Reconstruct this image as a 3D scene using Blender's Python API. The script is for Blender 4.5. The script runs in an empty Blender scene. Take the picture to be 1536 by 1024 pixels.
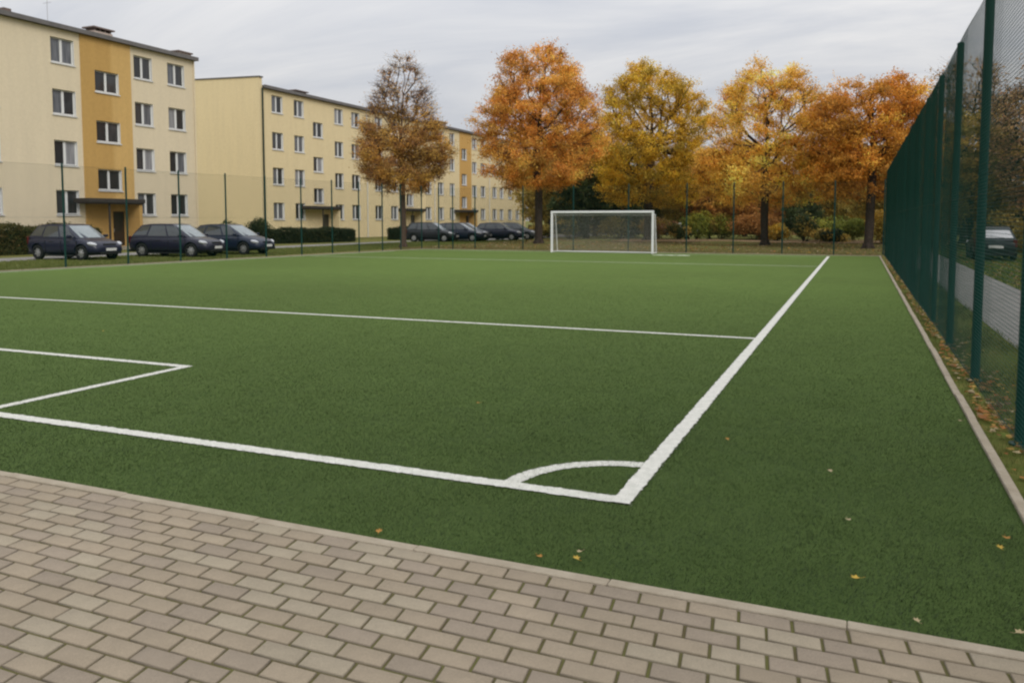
import bpy, bmesh, math, random
import numpy as np
from mathutils import Vector, Matrix
R = math.radians
rng = np.random.default_rng(7)
random.seed(7)
sc = bpy.context.scene
C = sc.collection

# ------------------------------------------------------------------ helpers
def tag(o, label=None, cat=None, group=None, kind=None):
    if label: o['label'] = label
    if cat: o['category'] = cat
    if group: o['group'] = group
    if kind: o['kind'] = kind
    return o

def empty(name, loc=(0, 0, 0), rz=0.0, label=None, cat=None, group=None):
    o = bpy.data.objects.new(name, None)
    C.objects.link(o)
    o.location = loc
    o.rotation_euler = (0, 0, rz)
    o.empty_display_size = 0.2
    return tag(o, label, cat, group)

class MB:
    """collects boxes, tubes and faces, then links them as one mesh"""
    def __init__(s):
        s.v = []; s.f = []; s.mi = []
    def face(s, pts, m=0):
        n = len(s.v); s.v += [tuple(p) for p in pts]
        s.f.append(tuple(range(n, n + len(pts)))); s.mi.append(m)
    def box(s, x0, x1, y0, y1, z0, z1, m=0):
        n = len(s.v)
        s.v += [(x0,y0,z0),(x1,y0,z0),(x1,y1,z0),(x0,y1,z0),(x0,y0,z1),(x1,y0,z1),(x1,y1,z1),(x0,y1,z1)]
        for q in ((0,3,2,1),(4,5,6,7),(0,1,5,4),(1,2,6,5),(2,3,7,6),(3,0,4,7)):
            s.f.append(tuple(n+i for i in q)); s.mi.append(m)
    def tube(s, p0, p1, r0, r1=None, n=8, caps=True, m=0):
        if r1 is None: r1 = r0
        p0 = Vector(p0); p1 = Vector(p1); d = p1 - p0
        if d.length < 1e-6: return
        d.normalize()
        a = d.orthogonal().normalized(); b = d.cross(a)
        k = len(s.v)
        for p, r in ((p0, r0), (p1, r1)):
            for i in range(n):
                t = 2*math.pi*i/n
                s.v.append(tuple(p + a*(math.cos(t)*r) + b*(math.sin(t)*r)))
        for i in range(n):
            j = (i+1) % n
            s.f.append((k+i, k+j, k+n+j, k+n+i)); s.mi.append(m)
        if caps:
            s.f.append(tuple(k+i for i in range(n))[::-1]); s.mi.append(m)
            s.f.append(tuple(k+n+i for i in range(n))); s.mi.append(m)
    def build(s, name, mats, parent=None, smooth=False, bevel=0.0):
        me = bpy.data.meshes.new(name)
        me.from_pydata(s.v, [], s.f)
        if not isinstance(mats, (list, tuple)): mats = [mats]
        for m in mats: me.materials.append(m)
        if len(mats) > 1: me.polygons.foreach_set('material_index', s.mi)
        me.update()
        if smooth: me.polygons.foreach_set('use_smooth', [True]*len(me.polygons))
        o = bpy.data.objects.new(name, me)
        C.objects.link(o)
        if parent: o.parent = parent
        if bevel > 0:
            b = o.modifiers.new('bevel', 'BEVEL'); b.width = bevel; b.segments = 2; b.limit_method = 'ANGLE'
        return o

def np_mesh(name, V, F, mats, parent=None, col=None, smooth=False):
    """V (n,3), F (m,k) arrays; col (n,3) per vertex"""
    me = bpy.data.meshes.new(name)
    V = np.asarray(V, np.float32); F = np.asarray(F, np.int32)
    m, k = F.shape
    me.vertices.add(len(V)); me.vertices.foreach_set('co', V.ravel())
    me.loops.add(m*k); me.loops.foreach_set('vertex_index', F.ravel())
    me.polygons.add(m)
    me.polygons.foreach_set('loop_start', np.arange(0, m*k, k, dtype=np.int32))
    me.polygons.foreach_set('loop_total', np.full(m, k, np.int32))
    if smooth: me.polygons.foreach_set('use_smooth', np.ones(m, bool))
    me.update(calc_edges=True)
    if col is not None:
        a = me.color_attributes.new('Col', 'FLOAT_COLOR', 'POINT')
        c4 = np.ones((len(V), 4), np.float32); c4[:, :3] = col
        a.data.foreach_set('color', c4.ravel())
    if not isinstance(mats, (list, tuple)): mats = [mats]
    for x in mats: me.materials.append(x)
    o = bpy.data.objects.new(name, me)
    C.objects.link(o)
    if parent: o.parent = parent
    return o

def copy_tree(o, parent=None):
    c = o.copy(); C.objects.link(c)
    if parent: c.parent = parent
    for ch in [x for x in o.children]: copy_tree(ch, c)
    return c

# ------------------------------------------------------------------ materials
def nodes(name):
    m = bpy.data.materials.new(name); m.use_nodes = True
    nt = m.node_tree; b = nt.nodes['Principled BSDF']
    return m, nt, b

def mat(name, c, rough=0.7, spec=0.3, metal=0.0, var=0.0, scale=5.0, c2=None, bump=0.0, bscale=None, detail=6, coat=0.0, dirt=None, zdirt=None):
    m, nt, b = nodes(name)
    N = nt.nodes; L = nt.links
    b.inputs['Roughness'].default_value = rough
    b.inputs['Specular IOR Level'].default_value = spec
    b.inputs['Metallic'].default_value = metal
    if coat: b.inputs['Coat Weight'].default_value = coat; b.inputs['Coat Roughness'].default_value = 0.05
    b.inputs['Base Color'].default_value = (*c, 1)
    tc = N.new('ShaderNodeTexCoord')
    if var > 0 or c2:
        t = N.new('ShaderNodeTexNoise'); t.inputs['Scale'].default_value = scale; t.inputs['Detail'].default_value = detail
        t.inputs['Roughness'].default_value = 0.62
        L.new(tc.outputs['Object'], t.inputs['Vector'])
        r = N.new('ShaderNodeValToRGB')
        r.color_ramp.elements[0].position = 0.32; r.color_ramp.elements[1].position = 0.68
        if c2 is None: c2 = tuple(x*(1-var) for x in c)
        r.color_ramp.elements[0].color = (*c2, 1); r.color_ramp.elements[1].color = (*c, 1)
        L.new(t.outputs['Fac'], r.inputs['Fac'])
        L.new(r.outputs['Color'], b.inputs['Base Color'])
        out = r.outputs['Color']
        if dirt:      # vertical streaks of weathering
            mp = N.new('ShaderNodeMapping'); mp.inputs['Scale'].default_value = (1.3, 1.3, 0.12)
            L.new(tc.outputs['Object'], mp.inputs['Vector'])
            t2 = N.new('ShaderNodeTexNoise'); t2.inputs['Scale'].default_value = 2.2; t2.inputs['Detail'].default_value = 7
            L.new(mp.outputs['Vector'], t2.inputs['Vector'])
            r2 = N.new('ShaderNodeValToRGB'); r2.color_ramp.elements[0].position = 0.4; r2.color_ramp.elements[1].position = 0.75
            r2.color_ramp.elements[0].color = (1, 1, 1, 1); r2.color_ramp.elements[1].color = (1-dirt, 1-dirt, 1-dirt*0.9, 1)
            L.new(t2.outputs['Fac'], r2.inputs['Fac'])
            mx = N.new('ShaderNodeMix'); mx.data_type = 'RGBA'; mx.blend_type = 'MULTIPLY'; mx.inputs[0].default_value = 1.0
            L.new(out, mx.inputs[6]); L.new(r2.outputs['Color'], mx.inputs[7])
            L.new(mx.outputs[2], b.inputs['Base Color'])
    if bump > 0:
        t = N.new('ShaderNodeTexNoise'); t.inputs['Scale'].default_value = bscale or scale*6; t.inputs['Detail'].default_value = 5
        L.new(tc.outputs['Object'], t.inputs['Vector'])
        bp = N.new('ShaderNodeBump'); bp.inputs['Strength'].default_value = bump; bp.inputs['Distance'].default_value = 0.02
        L.new(t.outputs['Fac'], bp.inputs['Height']); L.new(bp.outputs['Normal'], b.inputs['Normal'])
    return m

def attr_mat(name, rough=0.6, spec=0.2, transl=0.0, gain=1.0):
    m, nt, b = nodes(name); N = nt.nodes; L = nt.links
    a = N.new('ShaderNodeAttribute'); a.attribute_name = 'Col'
    b.inputs['Roughness'].default_value = rough; b.inputs['Specular IOR Level'].default_value = spec
    L.new(a.outputs['Color'], b.inputs['Base Color'])
    if transl > 0:
        t = N.new('ShaderNodeBsdfTranslucent'); L.new(a.outputs['Color'], t.inputs['Color'])
        mx = N.new('ShaderNodeMixShader'); mx.inputs[0].default_value = transl
        L.new(b.outputs[0], mx.inputs[1]); L.new(t.outputs[0], mx.inputs[2])
        L.new(mx.outputs[0], N['Material Output'].inputs['Surface'])
    return m

M = {}
M['leaf'] = attr_mat('autumn_leaf', 0.6, 0.25, 0.35)
M['blade'] = attr_mat('grass_blade', 0.55, 0.3, 0.25)
M['bark_brown'] = mat('bark_brown', (0.14, 0.095, 0.07), 0.9, 0.1, c2=(0.08, 0.055, 0.042), scale=9, bump=0.6, bscale=30)
M['bark'] = mat('bark', (0.085, 0.062, 0.05), 0.9, 0.1, c2=(0.035, 0.026, 0.022), scale=9, bump=0.6, bscale=30)
M['cream'] = mat('cream_render', (0.74, 0.635, 0.455), 0.92, 0.1, c2=(0.69, 0.59, 0.415), scale=7, bump=0.3, bscale=18, dirt=0.05)
M['yellow'] = mat('yellow_render', (0.77, 0.64, 0.39), 0.92, 0.1, c2=(0.72, 0.59, 0.35), scale=6, bump=0.3, bscale=18, dirt=0.05)
M['ochre'] = mat('ochre_render', (0.56, 0.355, 0.13), 0.92, 0.1, c2=(0.51, 0.315, 0.11), scale=6, bump=0.3, bscale=18, dirt=0.08)
M['ochre_light'] = mat('light_ochre_render', (0.60, 0.365, 0.125), 0.92, 0.1, c2=(0.56, 0.335, 0.11), scale=6, bump=0.3, bscale=18, dirt=0.05)
M['white'] = mat('white_upvc', (0.76, 0.76, 0.74), 0.45, 0.4, var=0.06, scale=3)
M['sill'] = mat('sill_metal', (0.70, 0.69, 0.66), 0.5, 0.4, var=0.1, scale=4)
M['eave'] = mat('eave_metal', (0.16, 0.15, 0.145), 0.6, 0.4, var=0.25, scale=2)
M['roof'] = mat('roof_felt', (0.11, 0.11, 0.11), 0.9, 0.2, var=0.3, scale=2)
M['canopy'] = mat('canopy_board', (0.055, 0.045, 0.04), 0.7, 0.3, var=0.3, scale=4)
M['door'] = mat('dark_door', (0.045, 0.028, 0.02), 0.4, 0.5, var=0.3, scale=5)
def two_tone(name, ca, cb, y0):
    m = mat(name, ca, 0.92, 0.1, c2=tuple(v*.91 for v in ca), scale=6, bump=0.3, bscale=18, dirt=0.07)
    nt = m.node_tree; N = nt.nodes; L = nt.links; b = N['Principled BSDF']
    src = b.inputs['Base Color'].links[0].from_socket
    tc = N.new('ShaderNodeTexCoord'); sp = N.new('ShaderNodeSeparateXYZ'); L.new(tc.outputs['Object'], sp.inputs[0])
    a = N.new('ShaderNodeMapRange'); a.inputs[1].default_value = y0-.12; a.inputs[2].default_value = y0+.12; L.new(sp.outputs['Y'], a.inputs[0])
    c = N.new('ShaderNodeMix'); c.data_type = 'RGBA'; c.inputs[6].default_value = (1, 1, 1, 1); c.inputs[7].default_value = (*[q/p for p, q in zip(ca, cb)], 1)
    L.new(a.outputs[0], c.inputs[0])
    x = N.new('ShaderNodeMix'); x.data_type = 'RGBA'; x.blend_type = 'MULTIPLY'; x.inputs[0].default_value = 1; L.new(src, x.inputs[6]); L.new(c.outputs[2], x.inputs[7]); L.new(x.outputs[2], b.inputs['Base Color'])
    return m
M['ochre2'] = two_tone('two_tone_ochre', (0.54, 0.335, 0.115), (0.63, 0.41, 0.155), 34.55)
M['chimney'] = mat('chimney_brick', (0.55, 0.47, 0.40), 0.9, 0.1, c2=(0.42, 0.33, 0.28), scale=6)
M['cap'] = mat('chimney_cap', (0.20, 0.15, 0.13), 0.85, 0.2, var=0.3, scale=5)
M['pipe'] = mat('downpipe_green', (0.03, 0.045, 0.03), 0.5, 0.4, var=0.2, scale=5)
M['green_metal'] = mat('green_powder_coat', (0.003, 0.044, 0.036), 0.5, 0.25, c2=(0.002, 0.034, 0.028), scale=3)
M['green_wire'] = mat('green_wire', (0.003, 0.042, 0.030), 0.6, 0.15, var=0.2, scale=3)
M['goal'] = mat('goal_white', (0.78, 0.78, 0.77), 0.4, 0.45, var=0.1, scale=2.5)
M['net'] = mat('goal_net', (0.42, 0.42, 0.38), 0.8, 0.2, var=0.2, scale=4)
M['kerb'] = mat('kerb_concrete', (0.37, 0.32, 0.245), 0.9, 0.2, c2=(0.29, 0.245, 0.18), scale=7, bump=0.4, bscale=60)
M['asphalt'] = mat('road_asphalt', (0.29, 0.275, 0.255), 0.9, 0.2, c2=(0.22, 0.21, 0.195), scale=0.8, bump=0.4, bscale=60)
M['windscreen'] = mat('windscreen_glass', (0.24, 0.28, 0.29), 0.08, 1.0, var=0.25, scale=2)  # base colour lightened to stand in for reflected sky
M['pale_glass'] = mat('painted_sky_glass', (0.62, 0.62, 0.63), 0.08, 1.0, var=0.1, scale=2)  # bright sky reflection painted as a pale base colour
M['tyre'] = mat('tyre', (0.018, 0.018, 0.018), 0.85, 0.2, var=0.2, scale=6)
M['rim'] = mat('alloy_rim', (0.50, 0.50, 0.49), 0.35, 0.5, metal=0.6, var=0.15, scale=8)
M['black'] = mat('black_plastic', (0.015, 0.015, 0.016), 0.6, 0.3, var=0.2, scale=8)
M['plate'] = mat('number_plate', (0.68, 0.68, 0.66), 0.4, 0.4, var=0.05, scale=8)
M['lamp'] = mat('lamp_lens', (0.55, 0.57, 0.6), 0.12, 0.8, var=0.15, scale=12)
M['red'] = mat('tail_lens', (0.09, 0.006, 0.006), 0.2, 0.6, var=0.15, scale=12)
M['carglass'] = mat('car_glass', (0.035, 0.042, 0.045), 0.06, 1.0, var=0.2, scale=2)
M['moss'] = mat('mossy_joint', (0.125, 0.125, 0.042), 0.95, 0.1, c2=(0.10, 0.08, 0.045), scale=4, bump=0.3)

def paint(name, c):
    return mat(name, c, 0.4, 0.3, var=0.12, scale=3, coat=0.3)
M['navy'] = paint('navy_paint', (0.010, 0.011, 0.032))
M['navy2'] = paint('dark_violet_blue_paint', (0.012, 0.011, 0.028))
M['blackp'] = paint('black_paint', (0.012, 0.014, 0.018))
M['blue'] = paint('dark_blue_paint', (0.009, 0.015, 0.038))
M['grey'] = paint('graphite_paint', (0.05, 0.052, 0.058))
M['silverb'] = paint('silver_blue_paint', (0.32, 0.36, 0.42))

def pane_mat(name, c, c2):
    m, nt, b = nodes(name); N = nt.nodes; L = nt.links
    tc = N.new('ShaderNodeTexCoord')
    mp = N.new('ShaderNodeMapping'); mp.inputs['Scale'].default_value = (1, 9, 0.5)
    L.new(tc.outputs['Object'], mp.inputs['Vector'])
    t = N.new('ShaderNodeTexNoise'); t.inputs['Scale'].default_value = 1.6; t.inputs['Detail'].default_value = 3
    L.new(mp.outputs['Vector'], t.inputs['Vector'])
    r = N.new('ShaderNodeValToRGB'); r.color_ramp.elements[0].position = 0.38; r.color_ramp.elements[1].position = 0.62
    r.color_ramp.elements[0].color = (*c, 1); r.color_ramp.elements[1].color = (*c2, 1)
    L.new(t.outputs['Fac'], r.inputs['Fac']); L.new(r.outputs['Color'], b.inputs['Base Color'])
    b.inputs['Roughness'].default_value = 0.5
    b.inputs['Coat Weight'].default_value = 0.6; b.inputs['Coat Roughness'].default_value = 0.03
    return m
PANE = [pane_mat('pane_dark', (0.008, 0.009, 0.009), (0.018, 0.018, 0.019)),
        pane_mat('pane_net_curtain', (0.07, 0.075, 0.085), (0.15, 0.155, 0.17)),
        pane_mat('pane_dim', (0.018, 0.02, 0.021), (0.045, 0.045, 0.046)),
        pane_mat('pane_light_curtain', (0.2, 0.2, 0.21), (0.3, 0.3, 0.31))]

def grass_mat(name, cols, scale, litter=None, sheen=0.0, lit_amt=0.6, bump=0.5, near_shade=None):
    """mottled ground cover: large patches x fine speckle, optional leaf litter"""
    m, nt, b = nodes(name); N = nt.nodes; L = nt.links
    tc = N.new('ShaderNodeTexCoord')
    def noise(s, d=6, rough=0.6, vec=None):
        t = N.new('ShaderNodeTexNoise'); t.inputs['Scale'].default_value = s; t.inputs['Detail'].default_value = d
        t.inputs['Roughness'].default_value = rough
        L.new(vec or tc.outputs['Object'], t.inputs['Vector']); return t.outputs['Fac']
    def ramp(f, a, bb, p0, p1):
        r = N.new('ShaderNodeValToRGB'); r.color_ramp.elements[0].position = p0; r.color_ramp.elements[1].position = p1
        r.color_ramp.elements[0].color = (*a, 1); r.color_ramp.elements[1].color = (*bb, 1)
        L.new(f, r.inputs['Fac']); return r.outputs['Color']
    def mix(f, a, bb, bt='MIX'):
        x = N.new('ShaderNodeMix'); x.data_type = 'RGBA'; x.blend_type = bt
        if isinstance(f, float): x.inputs[0].default_value = f
        else: L.new(f, x.inputs[0])
        L.new(a, x.inputs[6]); L.new(bb, x.inputs[7]); return x.outputs[2]
    c = ramp(noise(scale, 5), cols[0], cols[1], 0.35, 0.65)
    fine = ramp(noise(scale*28, 8, 0.75), (0.62,)*3, (1.35,)*3, 0.3, 0.7)
    c = mix(1.0, c, fine, 'MULTIPLY')
    big = ramp(noise(0.09, 3), (0.86,)*3, (1.12,)*3, 0.35, 0.65)
    c = mix(1.0, c, big, 'MULTIPLY')
    if litter:
        lm = ramp(noise(9, 8, 0.8), (0,)*3, (1,)*3, 0.52, 0.60)
        lp = ramp(noise(0.35, 4), (0,)*3, (lit_amt,)*3, 0.40, 0.62)
        f = N.new('ShaderNodeMath'); f.operation = 'MULTIPLY'; L.new(lm, f.inputs[0]); L.new(lp, f.inputs[1])
        lc = ramp(noise(30, 2), litter[0], litter[1], 0.4, 0.6)
        c = mix(f.outputs[0], c, lc)
    if near_shade:  # shade between the blades painted in, darker towards the near end
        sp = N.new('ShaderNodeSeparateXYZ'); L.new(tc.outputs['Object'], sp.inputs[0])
        mr = N.new('ShaderNodeMapRange'); mr.inputs[1].default_value = near_shade[0]; mr.inputs[2].default_value = near_shade[1]; L.new(sp.outputs['Y'], mr.inputs[0])
        c = mix(1.0, c, ramp(mr.outputs[0], near_shade[2], (1, 1, 1), 0.0, 1.0), 'MULTIPLY')
    L.new(c, b.inputs['Base Color'])
    b.inputs['Roughness'].default_value = 0.95; b.inputs['Specular IOR Level'].default_value = 0.05
    if sheen:
        b.inputs['Sheen Weight'].default_value = sheen; b.inputs['Sheen Roughness'].default_value = 0.5
        b.inputs['Sheen Tint'].default_value = (0.75, 0.85, 0.35, 1)
    bp = N.new('ShaderNodeBump'); bp.inputs['Strength'].default_value = bump; bp.inputs['Distance'].default_value = 0.03
    L.new(noise(scale*20, 8, 0.8), bp.inputs['Height']); L.new(bp.outputs['Normal'], b.inputs['Normal'])
    return m
M['turf'] = grass_mat('artificial_turf', [(0.069, 0.117, 0.025), (0.083, 0.135, 0.030)], 2.2, sheen=0.12, near_shade=(3.5, 22, (0.55, 0.60, 0.68)))
M['line'] = mat('white_line_fibre', (0.70, 0.69, 0.63), 0.9, 0.1, c2=(0.56, 0.56, 0.50), scale=14, bump=0.6, bscale=120)
M['line_thin'] = mat('worn_line_fibre', (0.60, 0.63, 0.52), 0.9, 0.1, c2=(0.46, 0.51, 0.37), scale=3, bump=0.3, bscale=80)
M['ground'] = grass_mat('lawn_with_leaves', [(0.13, 0.14, 0.034), (0.19, 0.18, 0.06)], 0.8,
                        litter=[(0.28, 0.20, 0.09), (0.34, 0.26, 0.14)], lit_amt=0.5)
M['verge'] = grass_mat('mossy_verge', [(0.085, 0.115, 0.024), (0.13, 0.14, 0.038)], 3.0,
                        litter=[(0.24, 0.11, 0.03), (0.33, 0.21, 0.09)], lit_amt=0.8)
M['litter'] = grass_mat('leafy_soil', [(0.24, 0.175, 0.09), (0.32, 0.22, 0.13)], 0.6,
                        litter=[(0.38, 0.22, 0.10), (0.42, 0.31, 0.19)], lit_amt=0.8)

# ------------------------------------------------------------------ world, sun, camera
w = bpy.data.worlds.new('World'); sc.world = w; w.use_nodes = True
nt = w.node_tree; N = nt.nodes; L = nt.links
for n in list(N): N.remove(n)
SUN_EL, SUN_AZ = 38, 132     # azimuth measured clockwise from +Y
out = N.new('ShaderNodeOutputWorld')
sky = N.new('ShaderNodeTexSky'); sky.sky_type = 'NISHITA'; sky.sun_disc = False
sky.sun_elevation = R(SUN_EL); sky.sun_rotation = R(SUN_AZ); sky.air_density = 1.0; sky.dust_density = 2.0
bg1 = N.new('ShaderNodeBackground'); bg1.inputs['Strength'].default_value = 0.07
L.new(sky.outputs[0], bg1.inputs['Color'])
tc = N.new('ShaderNodeTexCoord'); sep = N.new('ShaderNodeSeparateXYZ')
L.new(tc.outputs['Generated'], sep.inputs[0])
def math_(op, a, b=None):
    m = N.new('ShaderNodeMath'); m.operation = op
    for i, x in enumerate((a, b)):
        if x is None: continue
        if isinstance(x, (int, float)): m.inputs[i].default_value = x
        else: L.new(x, m.inputs[i])
    return m.outputs[0]
zc = math_('MAXIMUM', sep.outputs['Z'], 0.0)
den = math_('ADD', zc, 0.16)
cu = math_('DIVIDE', sep.outputs['X'], den); cv = math_('DIVIDE', sep.outputs['Y'], den)
cmb = N.new('ShaderNodeCombineXYZ'); L.new(cu, cmb.inputs[0]); L.new(cv, cmb.inputs[1])
mpn = N.new('ShaderNodeMapping'); mpn.inputs['Rotation'].default_value = (0, 0, R(-20)); mpn.inputs['Scale'].default_value = (0.55, 1.35, 1)
L.new(cmb.outputs[0], mpn.inputs[0])
cn = N.new('ShaderNodeTexNoise'); cn.inputs['Scale'].default_value = 1.15; cn.inputs['Detail'].default_value = 7; cn.inputs['Roughness'].default_value = 0.58
cn.inputs['Distortion'].default_value = 0.5
L.new(mpn.outputs[0], cn.inputs['Vector'])
rp = N.new('ShaderNodeValToRGB'); rp.color_ramp.elements[0].position = 0.36; rp.color_ramp.elements[1].position = 0.62
rp.color_ramp.elements[0].color = (0.78, 0.81, 0.88, 1); rp.color_ramp.elements[1].color = (1.05, 1.045, 1.05, 1)
L.new(cn.outputs['Fac'], rp.inputs['Fac'])
# overcast luminance: the zenith about three times as bright as the horizon
lum = math_('ADD', math_('MULTIPLY', zc, 0.95), 0.60)
bg2 = N.new('ShaderNodeBackground'); L.new(rp.outputs['Color'], bg2.inputs['Color']); L.new(lum, bg2.inputs['Strength'])
mixs = N.new('ShaderNodeMixShader'); mixs.inputs[0].default_value = 0.94
L.new(bg1.outputs[0], mixs.inputs[1]); L.new(bg2.outputs[0], mixs.inputs[2])
L.new(mixs.outputs[0], out.inputs['Surface'])

sl = bpy.data.lights.new('sun', 'SUN'); sl.energy = 1.4; sl.angle = R(28); sl.color = (1.0, 0.96, 0.9)
so = bpy.data.objects.new('sun', sl); C.objects.link(so)
az, el = R(SUN_AZ), R(SUN_EL)
d = Vector((math.sin(az)*math.cos(el), math.cos(az)*math.cos(el), math.sin(el)))
so.rotation_euler = d.to_track_quat('Z', 'Y').to_euler(); so.location = d*60

cam = bpy.data.cameras.new('camera'); co = bpy.data.objects.new('camera', cam); C.objects.link(co)
co.location = (0, 0, 1.65); co.rotation_euler = (R(90-4.1156), 0, R(23.0208))
cam.sensor_width = 36; cam.lens = 1223/1536*36; cam.shift_y = -94/1536
cam.clip_start = 0.05; cam.clip_end = 3000
sc.camera = co
sc.view_settings.view_transform = 'Standard'; sc.view_settings.look = 'None'
sc.view_settings.exposure = 0; sc.view_settings.gamma = 1
sc.render.engine = 'CYCLES'
sc.cycles.use_denoising = True
sc.cycles.max_bounces = 6; sc.cycles.diffuse_bounces = 3; sc.cycles.glossy_bounces = 3; sc.cycles.transmission_bounces = 4; sc.cycles.transparent_max_bounces = 8
sc.cycles.filter_width = 2.3

# ------------------------------------------------------------------ ground sheets
def sheet(name, pts, z, m, kind='structure'):
    b = MB(); b.face([(x, y, z) for x, y in pts]); o = b.build(name, m); o['kind'] = kind; return o

# ground to the horizon, gently uneven beyond the pitch
def build_ground():
    xs = np.concatenate([np.linspace(-900, -90, 8), np.linspace(-80, 50, 66), np.linspace(60, 900, 8)])
    ys = np.concatenate([np.linspace(-400, -30, 5), np.linspace(-20, 120, 71), np.linspace(130, 1500, 9)])
    X, Y = np.meshgrid(xs, ys)
    Z = np.full_like(X, -0.03)
    m = (Y > 46) & (X > -24) & (Y < 110) & (X < 1)
    k = np.clip((Y-46)/8, 0, 1)*np.clip((X+24)/5, 0, 1)*np.clip((1-X)/3, 0, 1)
    Z = np.where(m, Z + k*(0.10*np.sin(X*0.55)+0.08*np.sin(Y*0.6+X*0.3)), Z)
    V = np.stack([X.ravel(), Y.ravel(), Z.ravel()], 1)
    nx = len(xs); ny = len(ys)
    i = np.arange(nx*ny).reshape(ny, nx)
    F = np.stack([i[:-1, :-1].ravel(), i[:-1, 1:].ravel(), i[1:, 1:].ravel(), i[1:, :-1].ravel()], 1)
    o = np_mesh('ground', V, F, M['ground'], smooth=True); o['kind'] = 'structure'
build_ground()

PAV_Y = 3.515; KX = 0.87            # pavement edge; right edge of the turf
TURF = [(-32, PAV_Y), (KX, PAV_Y), (KX, 40.75), (-23.05, 40.75), (-25.15, 19.0), (-27.2, PAV_Y)]
TURF = [(KX, PAV_Y), (KX, 40.75), (-22.75, 40.75), (-25.1, 19.0), (-26.8, PAV_Y)]
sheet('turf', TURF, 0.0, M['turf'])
sheet('verge', [(KX+0.07, -6), (1.92, -6), (1.92, 46), (KX+0.07, 46)], -0.006, M['verge'])
sheet('footpath', [(1.92, -6), (3.55, -6), (3.55, 120), (1.92, 120)], -0.002, M['asphalt'])
sheet('road', [(-35.0, -30), (-31.5, -30), (-31.5, 34), (-29.6, 47), (-27.5, 58), (-24, 130), (-30, 130), (-33.2, 60), (-34.2, 44)], -0.012, M['asphalt'])
sheet('leaf_strip', [(-17, 58.5), (-8, 60.0), (2, 61), (2, 70), (-18, 66)], 0.10, M['litter']).location.z = -0.02

# kerbs
def kerb_row(name, x0, y0, dx, dy, n, L_, wv, h0, h1, label=None):
    b = MB(); ln = math.hypot(dx, dy); ux, uy = dx/ln, dy/ln; px, py = -uy, ux
    for i in range(n):
        a0 = i*L_+0.0012; a1 = (i+1)*L_-0.0012; j = rng.normal(0, 0.003); hz = h1+rng.normal(0, 0.002)
        q = [(x0+ux*a0+px*j, y0+uy*a0+py*j), (x0+ux*a1+px*j, y0+uy*a1+py*j),
             (x0+ux*a1+px*(j+wv), y0+uy*a1+py*(j+wv)), (x0+ux*a0+px*(j+wv), y0+uy*a0+py*(j+wv))]
        k = len(b.v)
        b.v += [(x, y, h0) for x, y in q] + [(x, y, hz) for x, y in q]
        for f in ((0,3,2,1),(4,5,6,7),(0,1,5,4),(1,2,6,5),(2,3,7,6),(3,0,4,7)):
            b.f.append(tuple(k+t for t in f)); b.mi.append(0)
    o = b.build(name, M['kerb'], bevel=0.006); o['kind'] = 'structure'; return o
kerb_row('pavement_kerb', -12, PAV_Y-0.068, 1, 0, 17, 1.0, 0.066, -0.1, 0.017)
kerb_row('pitch_kerb', KX+0.062, 3.6, 0, 1, 38, 1.0, 0.060, -0.1, 0.022)
kerb_row('far_kerb', -23, 40.78, 1, 0, 24, 1.0, 0.07, -0.1, 0.025)
kerb_row('side_kerb', -26.75, PAV_Y, 1.65, 15.5, 15, 1.04, 0.07, -0.1, 0.03)
kerb_row('side_kerb', -25.12, 19.02, 2.32, 21.7, 21, 1.04, 0.07, -0.1, 0.03)

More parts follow.
